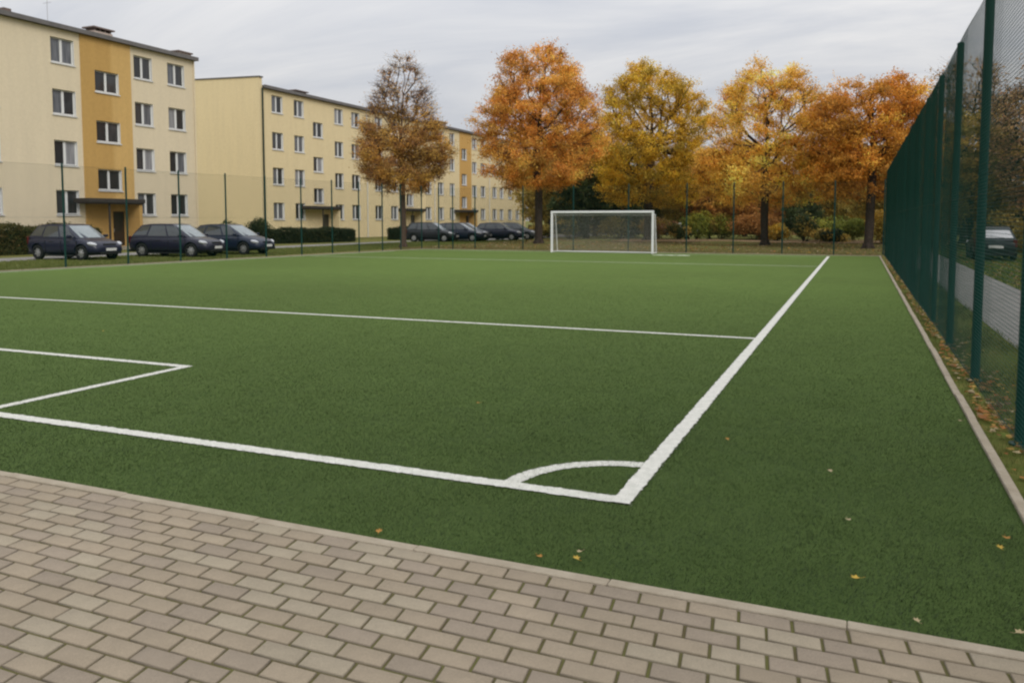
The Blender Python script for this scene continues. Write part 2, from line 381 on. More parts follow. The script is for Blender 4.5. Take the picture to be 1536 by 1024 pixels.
# ------------------------------------------------------------------ brick pavement (real bevelled pavers)
def pavement():
    Lb, Wb, g = 0.211, 0.1085, 0.0125
    sk = math.tan(R(7.0))
    V = []; F = []; Cc = []; n = 0
    y1 = PAV_Y - 0.070
    rows = 48
    for r in range(rows):
        yb = y1 - (r+1)*Wb; ya = yb + Wb
        off = (r % 2)*Lb*0.5
        sh = (yb - y1)*(-sk)
        i0 = int(math.floor((-9.5 - off)/Lb)); i1 = int(math.ceil((4.5 - off)/Lb))
        for i in range(i0, i1):
            jx, jy = rng.normal(0, 0.0011, 2)
            x0 = i*Lb+off+sh+g/2+jx; x1 = (i+1)*Lb+off+sh-g/2+jx
            a = yb+g/2+jy; b_ = ya-g/2+jy
            ds = -sk*(b_-a)
            bev = 0.0045; top = 0.0115+rng.normal(0, 0.0009); tl = rng.normal(0, 0.0009, 2)
            def pt(u, v, z): return (x0+(x1-x0)*u+ds*v, a+(b_-a)*v, z)
            fu = bev/(x1-x0); fv = bev/(b_-a)
            def zt(u, v): return top+tl[0]*(u-.5)+tl[1]*(v-.5)
            V += [pt(0,0,-0.01), pt(1,0,-0.01), pt(1,1,-0.01), pt(0,1,-0.01),
                  pt(0,0,zt(0,0)-0.0035), pt(1,0,zt(1,0)-0.0035), pt(1,1,zt(1,1)-0.0035), pt(0,1,zt(0,1)-0.0035),
                  pt(fu,fv,zt(fu,fv)), pt(1-fu,fv,zt(1,0)), pt(1-fu,1-fv,zt(1,1)), pt(fu,1-fv,zt(0,1))]
            F += [(n+8,n+9,n+10,n+11)]
            for k in range(4):
                j = (k+1) % 4
                F += [(n+4+k,n+4+j,n+8+j,n+8+k), (n+k,n+j,n+4+j,n+4+k)]
            t = rng.random()
            base = np.array((0.294, 0.243, 0.178))
            if t < 0.30: base = np.array((0.268, 0.222, 0.170))
            elif t > 0.84: base = np.array((0.318, 0.272, 0.202))
            base = base*(1+rng.normal(0, 0.035))
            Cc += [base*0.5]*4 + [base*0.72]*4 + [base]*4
            n += 12
    m, nt2, b = nodes('paver_brick'); N2 = nt2.nodes; L2 = nt2.links
    a = N2.new('ShaderNodeAttribute'); a.attribute_name = 'Col'
    tc2 = N2.new('ShaderNodeTexCoord')
    def nz(s, d, r_): 
        t = N2.new('ShaderNodeTexNoise'); t.inputs['Scale'].default_value = s; t.inputs['Detail'].default_value = d; t.inputs['Roughness'].default_value = r_
        L2.new(tc2.outputs['Object'], t.inputs['Vector']); return t.outputs['Fac']
    def rm(f, lo, hi, p0=0.3, p1=0.7):
        r = N2.new('ShaderNodeValToRGB'); r.color_ramp.elements[0].position = p0; r.color_ramp.elements[1].position = p1
        r.color_ramp.elements[0].color = (*lo, 1); r.color_ramp.elements[1].color = (*hi, 1); L2.new(f, r.inputs['Fac']); return r.outputs['Color']
    def mul(a_, b_):
        x = N2.new('ShaderNodeMix'); x.data_type = 'RGBA'; x.blend_type = 'MULTIPLY'; x.inputs[0].default_value = 1; L2.new(a_, x.inputs[6]); L2.new(b_, x.inputs[7]); return x.outputs[2]
    c = mul(a.outputs['Color'], rm(nz(220, 4, 0.7), (0.80,)*3, (1.16,)*3))
    c = mul(c, rm(nz(1.2, 5, 0.6), (0.90, 0.90, 0.88), (1.06, 1.05, 1.04)))
    c = mul(c, rm(nz(14, 6, 0.7), (0.93,)*3, (1.05,)*3))
    L2.new(c, b.inputs['Base Color']); b.inputs['Roughness'].default_value = 0.9; b.inputs['Specular IOR Level'].default_value = 0.2
    bp = N2.new('ShaderNodeBump'); bp.inputs['Strength'].default_value = 0.35; bp.inputs['Distance'].default_value = 0.003
    L2.new(nz(260, 4, 0.7), bp.inputs['Height']); L2.new(bp.outputs['Normal'], b.inputs['Normal'])
    o = np_mesh('pavement', V, F, m, col=np.array(Cc)); o['kind'] = 'structure'
    sheet('joint_sand', [(-14, -6), (6, -6), (6, PAV_Y-0.06), (-14, PAV_Y-0.06)], 0.0025, M['moss'])
pavement()

# ------------------------------------------------------------------ pitch lines and turf fibres
LW = 0.115
TX = -1.235                                   # touchline centre
GY, HY, BY, FY, FFY = 4.575, 11.72, 6.95, 30.9, 39.4
def inside_line(x, y):
    """index of the marking a point lies on, or -1"""
    r = np.full(x.shape, -1)
    h = LW/2
    d = np.hypot(x-TX, y-GY)
    r = np.where((np.abs(d-0.74) < h*0.95) & (x < TX) & (y > GY), 2, r)
    r = np.where((np.abs(y-GY) < h) & (x < TX+h) & (x > -24.5), 1, r)
    r = np.where((np.abs(x-TX) < h) & (y > GY-h) & (y < FFY), 0, r)
    r = np.where((np.abs(y-BY) < h*0.9) & (x < -6.95+h) & (x > -18), 3, r)
    r = np.where((np.abs(x+6.95) < h*0.9) & (y > GY) & (y < BY), 3, r)
    r = np.where((np.abs(y-HY) < h*0.95) & (x < TX) & (x > -24), 4, r)
    return r
LN = ['touchline', 'goal_line', 'corner_arc', 'area_line', 'cross_line']

def ragged(b, x0, y0, x1, y1, wd, z, seg=0.02, amp=0.0045):
    """a painted strip with slightly ragged edges"""
    ln = math.hypot(x1-x0, y1-y0); n = max(2, int(ln/seg)); ux, uy = (x1-x0)/ln, (y1-y0)/ln
    prev = None
    for i in range(n+1):
        t = ln*i/n
        a = wd/2+rng.normal(0, amp); c = wd/2+rng.normal(0, amp)
        p = ((x0+ux*t-uy*a, y0+uy*t+ux*a, z), (x0+ux*t+uy*c, y0+uy*t-ux*c, z))
        if prev: b.face([prev[0], prev[1], p[1], p[0]])
        prev = p

def fibres():
    # density falls with distance from where the turf is seen close by
    N0 = 6000000
    x = rng.uniform(-24, KX-0.005, N0); y = rng.uniform(PAV_Y+0.003, 27, N0)
    d = np.hypot(x, y)
    u = (x*math.cos(R(23))+y*math.sin(R(23))) / np.maximum(-x*math.sin(R(23))+y*math.cos(R(23)), 0.1)
    dens = np.where(d < 5, 15000, 15000*(5/np.maximum(d, 5))**2.3)*np.clip((27-d)/9, 0, 1)
    area = (KX+24)*(27-PAV_Y)
    keep = (rng.random(N0) < dens*area/N0) & (u > -0.85) & (u < 0.80) & (d < 27)
    x = x[keep]; y = y[keep]; d = d[keep]
    n = len(x)
    wv = 0.0012*np.maximum(1, d/5)**1.1*rng.uniform(0.7, 1.3, n)
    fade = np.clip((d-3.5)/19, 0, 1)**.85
    h = rng.uniform(0.010, 0.021, n)*(1-.72*fade)
    lean = 0.9*np.sin(x*6.1+np.sin(y*5.3)*2)+rng.normal(0, 1.3, n)
    lx = np.cos(lean)*h*rng.uniform(0.2, 1.1, n); ly = np.sin(lean)*h*rng.uniform(0.2, 1.1, n)
    a = rng.uniform(0, math.pi, n)
    dx = np.cos(a)*wv; dy = np.sin(a)*wv
    V = np.empty((n, 3, 3))
    V[:, 0] = np.stack([x-dx, y-dy, np.full(n, -0.001)], 1)
    V[:, 1] = np.stack([x+dx, y+dy, np.full(n, -0.001)], 1)
    V[:, 2] = np.stack([x+lx, y+ly, h], 1)
    li = inside_line(x+rng.normal(0, 0.006, n), y+rng.normal(0, 0.006, n))
    t = rng.random(n)
    def vn(x, y, s_, sd):      # smooth value noise for worn and matted patches
        g = np.random.default_rng(sd).random((512, 512)); X_ = (x/s_) % 511; Y_ = (y/s_) % 511
        i = X_.astype(int); j = Y_.astype(int); fx = X_-i; fy = Y_-j; fx = fx*fx*(3-2*fx); fy = fy*fy*(3-2*fy)
        i1 = (i+1) % 512; j1 = (j+1) % 512
        return (g[i, j]*(1-fx)+g[i1, j]*fx)*(1-fy)+(g[i, j1]*(1-fx)+g[i1, j1]*fx)*fy
    patch = .26*vn(x, y, .06, 1)+.26*vn(x, y, .14, 2)+.24*vn(x, y, .4, 3)+.24*vn(x, y, 1.3, 4)
    ga = np.array((0.043, 0.079, 0.024)); gb = np.array((0.062, 0.106, 0.034)); gc = np.array((0.09, 0.125, 0.05))
    col = ga[None]*(1-t[:, None])+gb[None]*t[:, None]
    col[t > 0.975] = gc
    col *= (0.22+1.56*patch)[:, None]
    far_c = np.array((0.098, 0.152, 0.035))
    col = col*(1-fade[:, None])+far_c[None]*(0.8+.4*t[:, None])*fade[:, None]  # brighter look of turf at low view angles painted in with distance
    wcol = np.array((0.70, 0.69, 0.64))[None]*(rng.uniform(0.66, 1.08, n)*(.80+.4*patch))[:, None]
    li = np.where(rng.random(n) < .10, -1, li)      # green fibres show through the white
    for k in range(-1, 5):
        s = li == k
        if not s.any(): continue
        Vk = V[s].reshape(-1, 3); Fk = np.arange(len(Vk)).reshape(-1, 3)
        cc = (col if k < 0 else wcol)[s]
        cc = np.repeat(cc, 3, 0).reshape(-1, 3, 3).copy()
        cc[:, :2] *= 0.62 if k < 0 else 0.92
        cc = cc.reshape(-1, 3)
        if k < 0:
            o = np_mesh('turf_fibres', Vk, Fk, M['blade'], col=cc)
            tag(o, 'short green artificial turf fibres on the near part of the pitch', 'turf', kind='stuff')
        else:
            FIB[k] = (Vk, Fk, cc)
FIB = {}
fibres()
def line_obj(k, segs):
    b = MB()
    for s in segs: ragged(b, *s)
    o = b.build(LN[k], [M['line'], M['blade']]); o['kind'] = 'structure'
    if k in FIB:
        Vk, Fk, cc = FIB[k]
        me = o.data; nv = len(me.vertices)
        V0 = np.array([v.co[:] for v in me.vertices]); F0 = [tuple(p.vertices) for p in me.polygons]
        me2 = bpy.data.meshes.new(LN[k])
        me2.from_pydata(np.vstack([V0, Vk]).tolist(), [], F0+[tuple(r) for r in (Fk+nv).tolist()])
        me2.materials.append(M['line']); me2.materials.append(M['blade'])
        me2.polygons.foreach_set('material_index', [0]*len(F0)+[1]*len(Fk))
        a = me2.color_attributes.new('Col', 'FLOAT_COLOR', 'POINT')
        c4 = np.ones((nv+len(Vk), 4), np.float32); c4[:nv, :3] = 0.6; c4[nv:, :3] = cc
        a.data.foreach_set('color', c4.ravel()); me2.update()
        o.data = me2
Z1, Z2, Z3 = 0.004, 0.008, 0.012
line_obj(0, [(TX, GY-LW/2, TX, 39.45, LW, Z3)])
line_obj(1, [(-24.6, GY, TX+0.03, GY, LW, Z2)])
arc = []
for i in range(24):
    a0 = math.pi/2*i/24+math.pi/2; a1 = math.pi/2*(i+1)/24+math.pi/2
    arc.append((TX+0.74*math.cos(a0), GY+0.74*math.sin(a0), TX+0.74*math.cos(a1), GY+0.74*math.sin(a1), LW*0.95, Z1, 0.03, 0.004))
line_obj(2, arc)
line_obj(3, [(-17.4, BY, -6.90, BY, LW*0.9, Z1), (-6.95, GY+LW/2+.003, -6.95, BY-LW*0.45-.003, LW*0.9, Z1)])
line_obj(4, [(-23.9, HY, TX-LW/2, HY, LW*0.95, Z1)])
b = MB(); ragged(b, -23.2, FY, TX-LW/2, FY, 0.10, Z1, 0.2); o = b.build('far_cross_line', M['line_thin']); o['kind'] = 'structure'
b = MB(); ragged(b, -22.9, FFY, TX, FFY, 0.10, Z1, 0.2); o = b.build('far_goal_line', M['line_thin']); o['kind'] = 'structure'
b = MB(); ragged(b, -25.0, 16, -22.7, 37.5, 0.10, Z1, 0.2); o = b.build('side_line', M['line_thin']); o['kind'] = 'structure'
b = MB(); ragged(b, -8.9, 38.0, -7.2, 38.1, 0.55, Z1, 0.15, 0.08); o = b.build('worn_goal_mark', M['line_thin']); o['kind'] = 'structure'

# verge grass by the fence (tall, irregular) and lawn tufts further off
def tufts(name, n, box, hr, wd, cols, label, clump=0.0):
    x0, x1, y0, y1 = box
    x = rng.uniform(x0, x1, n); y = y0+(y1-y0)*rng.random(n)**1.5
    if clump:
        k = np.sin(x*3.1+np.sin(y*2))*np.sin(y*1.7+x) + rng.normal(0, 0.5, n) > -0.2
        x = x[k]; y = y[k]; n = len(x)
    d = np.hypot(x, y)
    h = rng.uniform(*hr, n); wv = wd*np.maximum(1, d/6)*rng.uniform(0.7, 1.3, n)
    a = rng.uniform(0, 2*math.pi, n); la = rng.uniform(0, 2*math.pi, n)
    lx = np.cos(la)*h*rng.uniform(0.1, .8, n); ly = np.sin(la)*h*rng.uniform(0.1, .8, n)
    V = np.empty((n, 3, 3))
    V[:, 0] = np.stack([x-np.cos(a)*wv, y-np.sin(a)*wv, np.full(n, -0.035)], 1)
    V[:, 1] = np.stack([x+np.cos(a)*wv, y+np.sin(a)*wv, np.full(n, -0.035)], 1)
    V[:, 2] = np.stack([x+lx, y+ly, h], 1)
    t = rng.random(n)[:, None]
    col = np.array(cols[0])[None]*(1-t)+np.array(cols[1])[None]*t
    o = np_mesh(name, V.reshape(-1, 3), np.arange(n*3).reshape(-1, 3), M['blade'], col=np.repeat(col, 3, 0))
    tag(o, label, 'grass', kind='stuff')
tufts('verge_grass', 60000, (KX+0.075, 1.95, 3.6, 30), (0.01, 0.055), 0.0022, [(0.07, 0.10, 0.02), (0.17, 0.16, 0.05)], 'thin mossy grass between the kerb and the footpath under the right fence', 1)
tufts('roadside_grass', 60000, (3.56, 14, 8, 60), (0.02, 0.09), 0.004, [(0.07, 0.12, 0.02), (0.15, 0.18, 0.04)], 'green lawn on the far side of the footpath behind the right fence')
tufts('lawn_grass', 60000, (-31.2, -25.4, 12, 60), (0.0, 0.07), 0.006, [(0.12, 0.16, 0.03), (0.19, 0.20, 0.06)], 'strip of lawn between the left fence and the parked cars')
tufts('far_grass', 60000, (-25, 3, 41, 64), (0.0, 0.08), 0.006, [(0.17, 0.17, 0.045), (0.28, 0.23, 0.10)], 'brownish leaf strewn grass beyond the goal')

# ------------------------------------------------------------------ fallen leaves
def leaf_shape():
    pts = [(0,-.5,0),(.12,-.28,.04),(.42,-.22,.10),(.26,.02,.05),(.34,.30,.12),(.10,.26,.04),(0,.55,.10),(-.12,.24,.04),(-.36,.26,.10),(-.26,.0,.05),(-.40,-.24,.12),(-.12,-.28,.03)]
    return pts
leafcol = [(0.55, 0.36, 0.05), (0.42, 0.20, 0.03), (0.45, 0.36, 0.20), (0.30, 0.14, 0.04)]
LM = [mat('fallen_leaf_%s' % n, c, 0.6, 0.3, var=0.35, scale=18) for n, c in zip(('yellow', 'orange', 'pale', 'brown'), leafcol)]
singles = [  # x, y, size, material, label
    (0.03, 3.93, 0.055, 0, 'bright yellow leaf on the turf, nearest the pavement kerb on the right side'),
    (-1.21, 3.64, 0.050, 0, 'small yellow leaf on the turf just below the corner marking'),
    (-1.38, 3.59, 0.045, 1, 'dull orange leaf near the kerb, left of a yellow one below the corner'),
    (-0.86, 6.12, 0.050, 1, 'orange brown leaf right of the wide touchline on open turf'),
    (-0.01, 4.70, 0.045, 2, 'pale dry leaf on open turf above the bright yellow leaf'),
    (0.80, 7.42, 0.050, 2, 'pale leaf lying close to the right kerb beside the mesh fence'),
    (-0.13, 5.59, 0.050, 2, 'dry beige leaf midway between the touchline and the right kerb'),
    (0.74, 4.74, 0.055, 1, 'orange leaf on the turf at the right edge of the picture, upper one'),
    (0.69, 4.59, 0.050, 0, 'yellowish leaf on the turf at the right edge, lower one'),
    (-3.08, 6.48, 0.050, 1, 'brown orange leaf alone in the middle of the near pitch'),
    (-2.27, 3.56, 0.055, 1, 'orange leaf stuck at the edge of the pavement kerb on the left half'),
    (0.26, 3.60, 0.040, 2, 'tiny beige leaf close to the pavement kerb at the lower right'),
    (-1.22, 3.72, 0.040, 2, 'thin pale leaf near the kerb, leftmost of three below the corner'),
    (0.63, 3.65, 0.050, 2, 'white dry leaf at the lower right corner of the turf'),
    (-10.17, 8.59, 0.05, 0, 'small yellow leaf between the area line and the cross line'),
]
for i, (x, y, s, mi, lb) in enumerate(singles):
    b = MB(); a = random.uniform(0, 6.28)
    pts = [((px*math.cos(a)-py*math.sin(a))*s*0.9, (px*math.sin(a)+py*math.cos(a))*s*0.9, 0.004+pz*s*1.4) for px, py, pz in leaf_shape()]
    n = len(pts)
    b.v = [(0, 0, 0.002)] + pts; b.f = [(0, 1+k, 1+(k+1) % n) for k in range(n)]; b.mi = [0]*n
    ta = Vector(pts[0]); b.tube(ta, ta+Vector((math.sin(a)*s*.4, -math.cos(a)*s*.4, 0.004)), 0.0009, n=4)
    o = b.build('fallen_leaf', LM[mi], smooth=True); o.location = (x, y, 0.022)
    tag(o, lb, 'leaf', 'leaves fallen on the turf')

def leaf_litter(name, pts, size, cols, label, z=0.0):
    n = len(pts); a = rng.uniform(0, 6.28, n); s = rng.uniform(0.6, 1.25, n)*size
    tx, ty = rng.normal(0, 0.5, (2, n))
    q = np.array([(-.5, -.3), (.1, -.5), (.5, 0), (.1, .5), (-.5, .3)])
    V = np.empty((n, 5, 3))
    for k in range(5):
        px = (q[k, 0]*np.cos(a)-q[k, 1]*np.sin(a))*s; py = (q[k, 0]*np.sin(a)+q[k, 1]*np.cos(a))*s
        V[:, k] = np.stack([pts[:, 0]+px, pts[:, 1]+py, z+0.008+np.abs(px*tx+py*ty)+rng.uniform(0, .006, n)], 1)
    ci = rng.integers(0, len(cols), n); col = np.array(cols)[ci]*rng.uniform(0.7, 1.25, n)[:, None]
    o = np_mesh(name, V.reshape(-1, 3), np.arange(n*5).reshape(-1, 5), M['leaf'], col=np.repeat(col, 5, 0))
    tag(o, label, 'leaves', kind='stuff')
LC = [(0.36, 0.17, 0.04), (0.42, 0.26, 0.06), (0.42, 0.33, 0.19), (0.24, 0.15, 0.07), (0.34, 0.14, 0.04)]
nn = 1500
yy = 4.5+36*rng.random(nn)**1.6
xx = KX+0.1+np.abs(rng.normal(0, 0.16, nn))+0.10*(np.sin(yy*2.2)+1)*rng.random(nn)
leaf_litter('leaf_litter', np.stack([xx, yy], 1), 0.055, LC, 'orange and brown leaves drifted between the kerb and the right fence')
nn = 3500
leaf_litter('leaf_carpet', np.stack([rng.uniform(-24, 3, nn), 41+30*rng.random(nn)], 1), 0.13, LC[1:]+[(0.3, 0.2, 0.1)], 'autumn leaves scattered on the grass under the trees beyond the goal', 0.0)
nn = 2500
leaf_litter('roadside_leaves', np.stack([rng.uniform(3.6, 12, nn), 12+45*rng.random(nn)], 1), 0.08, LC, 'scattered orange leaves on the lawn behind the right fence', 0.02)

# ------------------------------------------------------------------ chain link fences
def weld(A, u, nrm, Ln, H, z0, ph, rh, pv, rv):
    # welded panel: closely spaced horizontal wires over thinner upright ones, panels bowing a little
    V = []; F = []
    def wire(P, Q, r, off):
        k = len(V); d = (Q-P).normalized(); s_ = d.cross(nrm).normalized()
        for p in (P, Q):
            for t in (R(90), R(210), R(330)): V.append(tuple(p+nrm*(off+math.sin(t)*r)+s_*(math.cos(t)*r)))
        for i in range(3): j = (i+1) % 3; F.append((k+i, k+j, k+3+j, k+3+i))
    A3 = Vector((A.x, A.y, z0)); npan = int(Ln/2.6)+1
    for i in range(int(H/ph)+1):
        for j in range(npan):
            a = j*2.6; c = min(Ln, a+2.6); m = (a+c)/2; z = i*ph; sag = 0.006*math.sin(j*2.1+i*.05); bow = 0.012*math.sin(j*1.7+2)
            Pm = A3+u*m+Vector((0, 0, z+sag))+nrm*bow
            wire(A3+u*a+Vector((0, 0, z)), Pm, rh, 0); wire(Pm, A3+u*c+Vector((0, 0, z)), rh, 0)
    for i in range(int(Ln/pv)):
        s0 = (i+.5)*pv; jj = int(s0/2.6); bow = 0.012*math.sin(jj*1.7+2)*(1-abs((s0-jj*2.6)/1.3-1))
        P = A3+u*s0+nrm*bow; wire(P, P+Vector((0, 0, H)), rv, -rh-rv)
    return V, F
def chain_fence(root, A, B, H, pitch, r, post_ts, post_r, z0=0.04, welded=None, lean=0):
    A = Vector((*A, 0)); B = Vector((*B, 0)); Ln = (B-A).length; u = (B-A)/Ln; nrm = Vector((-u.y, u.x, 0))
    V = []; F = []; k = 0
    uu = np.array(u); nn_ = np.array(nrm)
    off = pitch*0.5
    tri = [(math.cos(t), math.sin(t)) for t in (R(90), R(210), R(330))]
    for fam in (1, -1):
        j0 = -int(H/pitch)-1 if fam == 1 else 0
        j1 = int(Ln/pitch)+1 if fam == 1 else int((Ln+H)/pitch)+1
        for j in range(j0, j1):
            s = j*pitch
            # point at height z: x = s + fam*z
            za = 0.0; zb = H
            if fam == 1: za = max(za, -s); zb = min(zb, Ln-s)
            else: za = max(za, s-Ln); zb = min(zb, s)
            if zb-za < 0.02: continue
            nseg = 1
            for zz0, zz1 in ((za, zb),):
                dirv = np.array([uu[0]*fam, uu[1]*fam, 1.0])/math.sqrt(2)
                side = np.array([uu[0], uu[1], -fam])/math.sqrt(2)
                for zz in (zz0, zz1):
                    p = np.array([A.x, A.y, z0])+uu*(s+fam*zz)+np.array([0, 0, zz])+nn_*(fam*r*0.9)
                    for cx_, cy_ in tri: V.append(p+side*(cx_*r)+nn_*(cy_*r))
                for i in range(3):
                    jn = (i+1) % 3; F.append((k+i, k+jn, k+3+jn, k+3+i))
                k += 6
    if welded: V, F = weld(A, u, nrm, Ln, H, z0, *welded)
    np_mesh('wire_mesh', np.array(V), F, M['green_wire'], parent=root)
    b = MB()
    for hz in (z0+0.03, H*0.5, H+z0-0.01):
        b.tube(A+nrm*0.006+Vector((0, 0, hz)), B+nrm*0.006+Vector((0, 0, hz)), r*1.3, n=5)
    b.build('tension_wire', M['green_wire'], root)
    for t in post_ts:
        p = A+u*t+nrm*(post_r+0.008)*lean
        b = MB(); hh = H+z0+0.06
        b.tube(p, p+Vector((0, 0, hh)), post_r, n=12)
        b.tube(p+Vector((0, 0, hh)), p+Vector((0, 0, hh+0.02)), post_r*1.12, post_r*0.7, n=12)
        for zz in (0.3, 1.2, 2.1, 3.0):      # wire ties
            if zz < H: b.tube(p+Vector((0, 0, zz)), p+Vector((0, 0, zz+0.02)), post_r*1.12, n=12)
        b.tube(p, p+Vector((0, 0, 0.012)), post_r*1.9, n=12)
        b.build('post', M['green_metal'], root, smooth=False)

FX = 1.09
rf = empty('mesh_fence', (0, 0, 0), 0, 'tall dark green wire mesh fence along the right kerb of the pitch', 'fence')
chain_fence(rf, (FX, -0.9), (FX, 41.3), 3.80, 0.066, 0.0019, [6.9+0.9+2.6*k for k in range(-3, 14) if 6.9+0.9+2.6*k > 0], 0.042, z0=0.05, lean=-1, welded=(0.033, 0.0022, 0.046, 0.0020))
la, lb_ = (-25.85, 14.3), (-22.95, 40.9)
lf = empty('chain_link_fence', (0, 0, 0), 0, 'green chain link fence with thin posts in front of the near parked cars', 'fence')
Lfn = math.hypot(lb_[0]-la[0], lb_[1]-la[1])
chain_fence(lf, la, lb_, 3.48, 0.075, 0.0017, [(y-14.3)/(lb_[1]-14.3)*Lfn for y in (17.4, 19.9, 22.3, 24.6, 26.9, 29.1, 31.3, 33.4, 35.4, 37.3, 38.9, 40.85)], 0.033)
ff = empty('chain_link_fence', (0, 0, 0), 0, 'green chain link fence across the far end of the pitch behind the goal', 'fence')
chain_fence(ff, (-22.9, 41.3), (FX, 41.3), 3.38, 0.075, 0.0017, [x+22.9 for x in (-22.1, -21.2, -19.8, -16.9, -14.0, -11.0, -8.0, -5.7, -3.4, -1.08, 1.05)], 0.033)

# ------------------------------------------------------------------ goal
def goal():
    g = empty('football_goal', (-11.9, 39.4, 0), R(-2.0), 'white football goal with a grey net at the far end of the pitch', 'goal')
    W, H, D = 5.3, 2.0, 0.75
    for sx in (-1, 1):
        b = MB(); x = sx*W/2
        b.box(x-.05, x+.05, -.055, .055, 0, H-.002)
        b.build('post', M['goal'], g, bevel=0.012)
    b = MB(); b.box(-W/2-.05, W/2+.05, -.058, .058, H, H+.105); b.build('crossbar', M['goal'], g, bevel=0.012)
    for sx in (-1, 1):
        x = sx*(W/2-0.01)
        b = MB(); b.tube((x, 0, H-.06), (x, D*.62, H-.08), .02); b.tube((x, D*.62, H-.08), (x, D, .04), .02)
        b.build('back_stay', M['goal'], g)
    b = MB(); b.tube((-W/2, .03, .03), (-W/2, D, .03), .025); b.tube((W/2, .03, .03), (W/2, D, .03), .025); b.tube((-W/2, D, .03), (W/2, D, .03), .028)
    b.build('ground_frame', M['goal'], g)
    b = MB(); s = 0.085; r = 0.0042
    prof = [(0.03, H+.0), (D*.62, H-.10), (D, .05)]
    def prof_pts(sag=0):
        out = []
        for (a, z), (c, e) in zip(prof[:-1], prof[1:]):
            n = 8
            for i in range(n): t = i/n; out.append((a+(c-a)*t, z+(e-z)*t - 0.05*math.sin(math.pi*t)*sag))
        out.append(prof[-1]); return out
    n = int(W/s)
    for i in range(n+1):
        x = -W/2+W*i/n; pp = prof_pts(1+0.6*math.sin(x*2.3))
        for (a, z), (c, e) in zip(pp[:-1], pp[1:]): b.tube((x, a, z), (x, c, e), r, n=3, caps=False)
    pp = prof_pts(1)
    tot = 0; marks = []
    for (a, z), (c, e) in zip(pp[:-1], pp[1:]):
        l = math.hypot(c-a, e-z); q = max(1, int(round(l/s)))
        for k in range(q): marks.append((a+(c-a)*k/q, z+(e-z)*k/q))
    for a, z in marks:
        for i in range(12):
            x0 = -W/2+W*i/12; x1 = -W/2+W*(i+1)/12
            dz0 = 0.02*math.sin(x0*2.3); dz1 = 0.02*math.sin(x1*2.3)
            b.tube((x0, a, z+dz0), (x1, a, z+dz1), r, n=3, caps=False)
    for sx in (-1, 1):
        x = sx*W/2
        for k in range(int(D/s)+1):
            a = 0.04+k*s
            zt = H-.02-(a/(D*.62))*.1 if a < D*.62 else (H-.1)*(D-a)/(D-D*.62)+.05
            if zt > 0.1: b.tube((x, a, .04), (x, a, zt), r, n=3, caps=False)
        for k in range(int(H/s)):
            z = .06+k*s; am = D*.62+(D-D*.62)*(1-(z-.05)/(H-.15)) if z < H-.1 else D*.5
            b.tube((x, .03, z), (x, am, z), r, n=3, caps=False)
    b.build('net', M['net'], g)
goal()

# ------------------------------------------------------------------ apartment buildings
def window_proto(W, H, kinds):
    """two-sash window, origin at the bottom left corner of the opening on the facade plane; returns meshes"""
    D = 0.165
    b = MB(); t = 0.012
    # white reveal lining on one side only, as the photo shows
    b.box(-D, 0.004, W-t, W, 0, H)
    fr = 0.045; xf0, xf1 = -D-0.02, -D+0.03
    b.box(xf0, xf1, .001, t+fr, 0.03, H-t); b.box(xf0, xf1, W-t-fr, W-t, 0.03, H-t)
    b.box(xf0, xf1-.001, t+fr, W-t-fr, H-t-fr, H-t-.001); b.box(xf0, xf1-.001, t+fr, W-t-fr, 0.03, 0.03+fr+.02)
    mw = 0.065; mc = W*0.5
    b.box(xf0, xf1+0.012, mc-mw, mc+mw, 0.03+fr+.022, H-t-fr-.002)
    frame = b
    p = MB(); pw = [(t+fr, mc-mw), (mc+mw, W-t-fr)]
    for (a, c), k in zip(pw, kinds):
        p.face([(-D, a, .05+fr), (-D, c, .05+fr), (-D, c, H-t-fr), (-D, a, H-t-fr)], k)
    s = MB(); s.box(-D+.035, 0.06, -0.05, W+0.05, -0.035, 0.0); s.box(0.05, 0.06, -0.05, W+.05, -0.06, -0.0351)
    return frame, p, s
WCACHE = {}
def add_window(parent, X, y, z, W, H, kinds):
    key = (round(W, 2), round(H, 2), kinds)
    if key not in WCACHE:
        f, p, s = window_proto(W, H, kinds)
        fo = f.build('window', M['white'], parent); po = p.build('pane', PANE, fo); s_ = s.build('sill', M['sill'], fo)
        WCACHE[key] = (fo.data, po.data, s_.data)
    else:
        d0, d1, d2 = WCACHE[key]
        fo = bpy.data.objects.new('window', d0); C.objects.link(fo); fo.parent = parent
        for nm, d in (('pane', d1), ('sill', d2)):
            c = bpy.data.objects.new(nm, d); C.objects.link(c); c.parent = fo
    fo.location = (X, y, z)
    return fo

def facade(X, y0, y1, z0, z1, opens, m, parent, name='wall'):
    ys = sorted({y0, y1, *[o[0] for o in opens], *[o[1] for o in opens]}); zs = sorted({z0, z1, *[o[2] for o in opens], *[o[3] for o in opens]})
    ys = [v for v in ys if y0 <= v <= y1]; zs = [v for v in zs if z0 <= v <= z1]
    b = MB()
    for ya, yb in zip(ys[:-1], ys[1:]):
        for za, zb in zip(zs[:-1], zs[1:]):
            cy, cz = (ya+yb)/2, (za+zb)/2
            if any(o[0] < cy < o[1] and o[2] < cz < o[3] for o in opens): continue
            b.face([(X, ya, za), (X, yb, za), (X, yb, zb), (X, ya, zb)])
    for o in opens:      # reveals
        a, c, e, f = o; D = 0.2
        b.face([(X, a, e), (X, a, f), (X-D, a, f), (X-D, a, e)]); b.face([(X, c, e), (X-D, c, e), (X-D, c, f), (X, c, f)])
        b.face([(X, a, f), (X, c, f), (X-D, c, f), (X-D, a, f)]); b.face([(X, a, e), (X-D, a, e), (X-D, c, e), (X, c, e)])
    return b.build(name, m, parent)

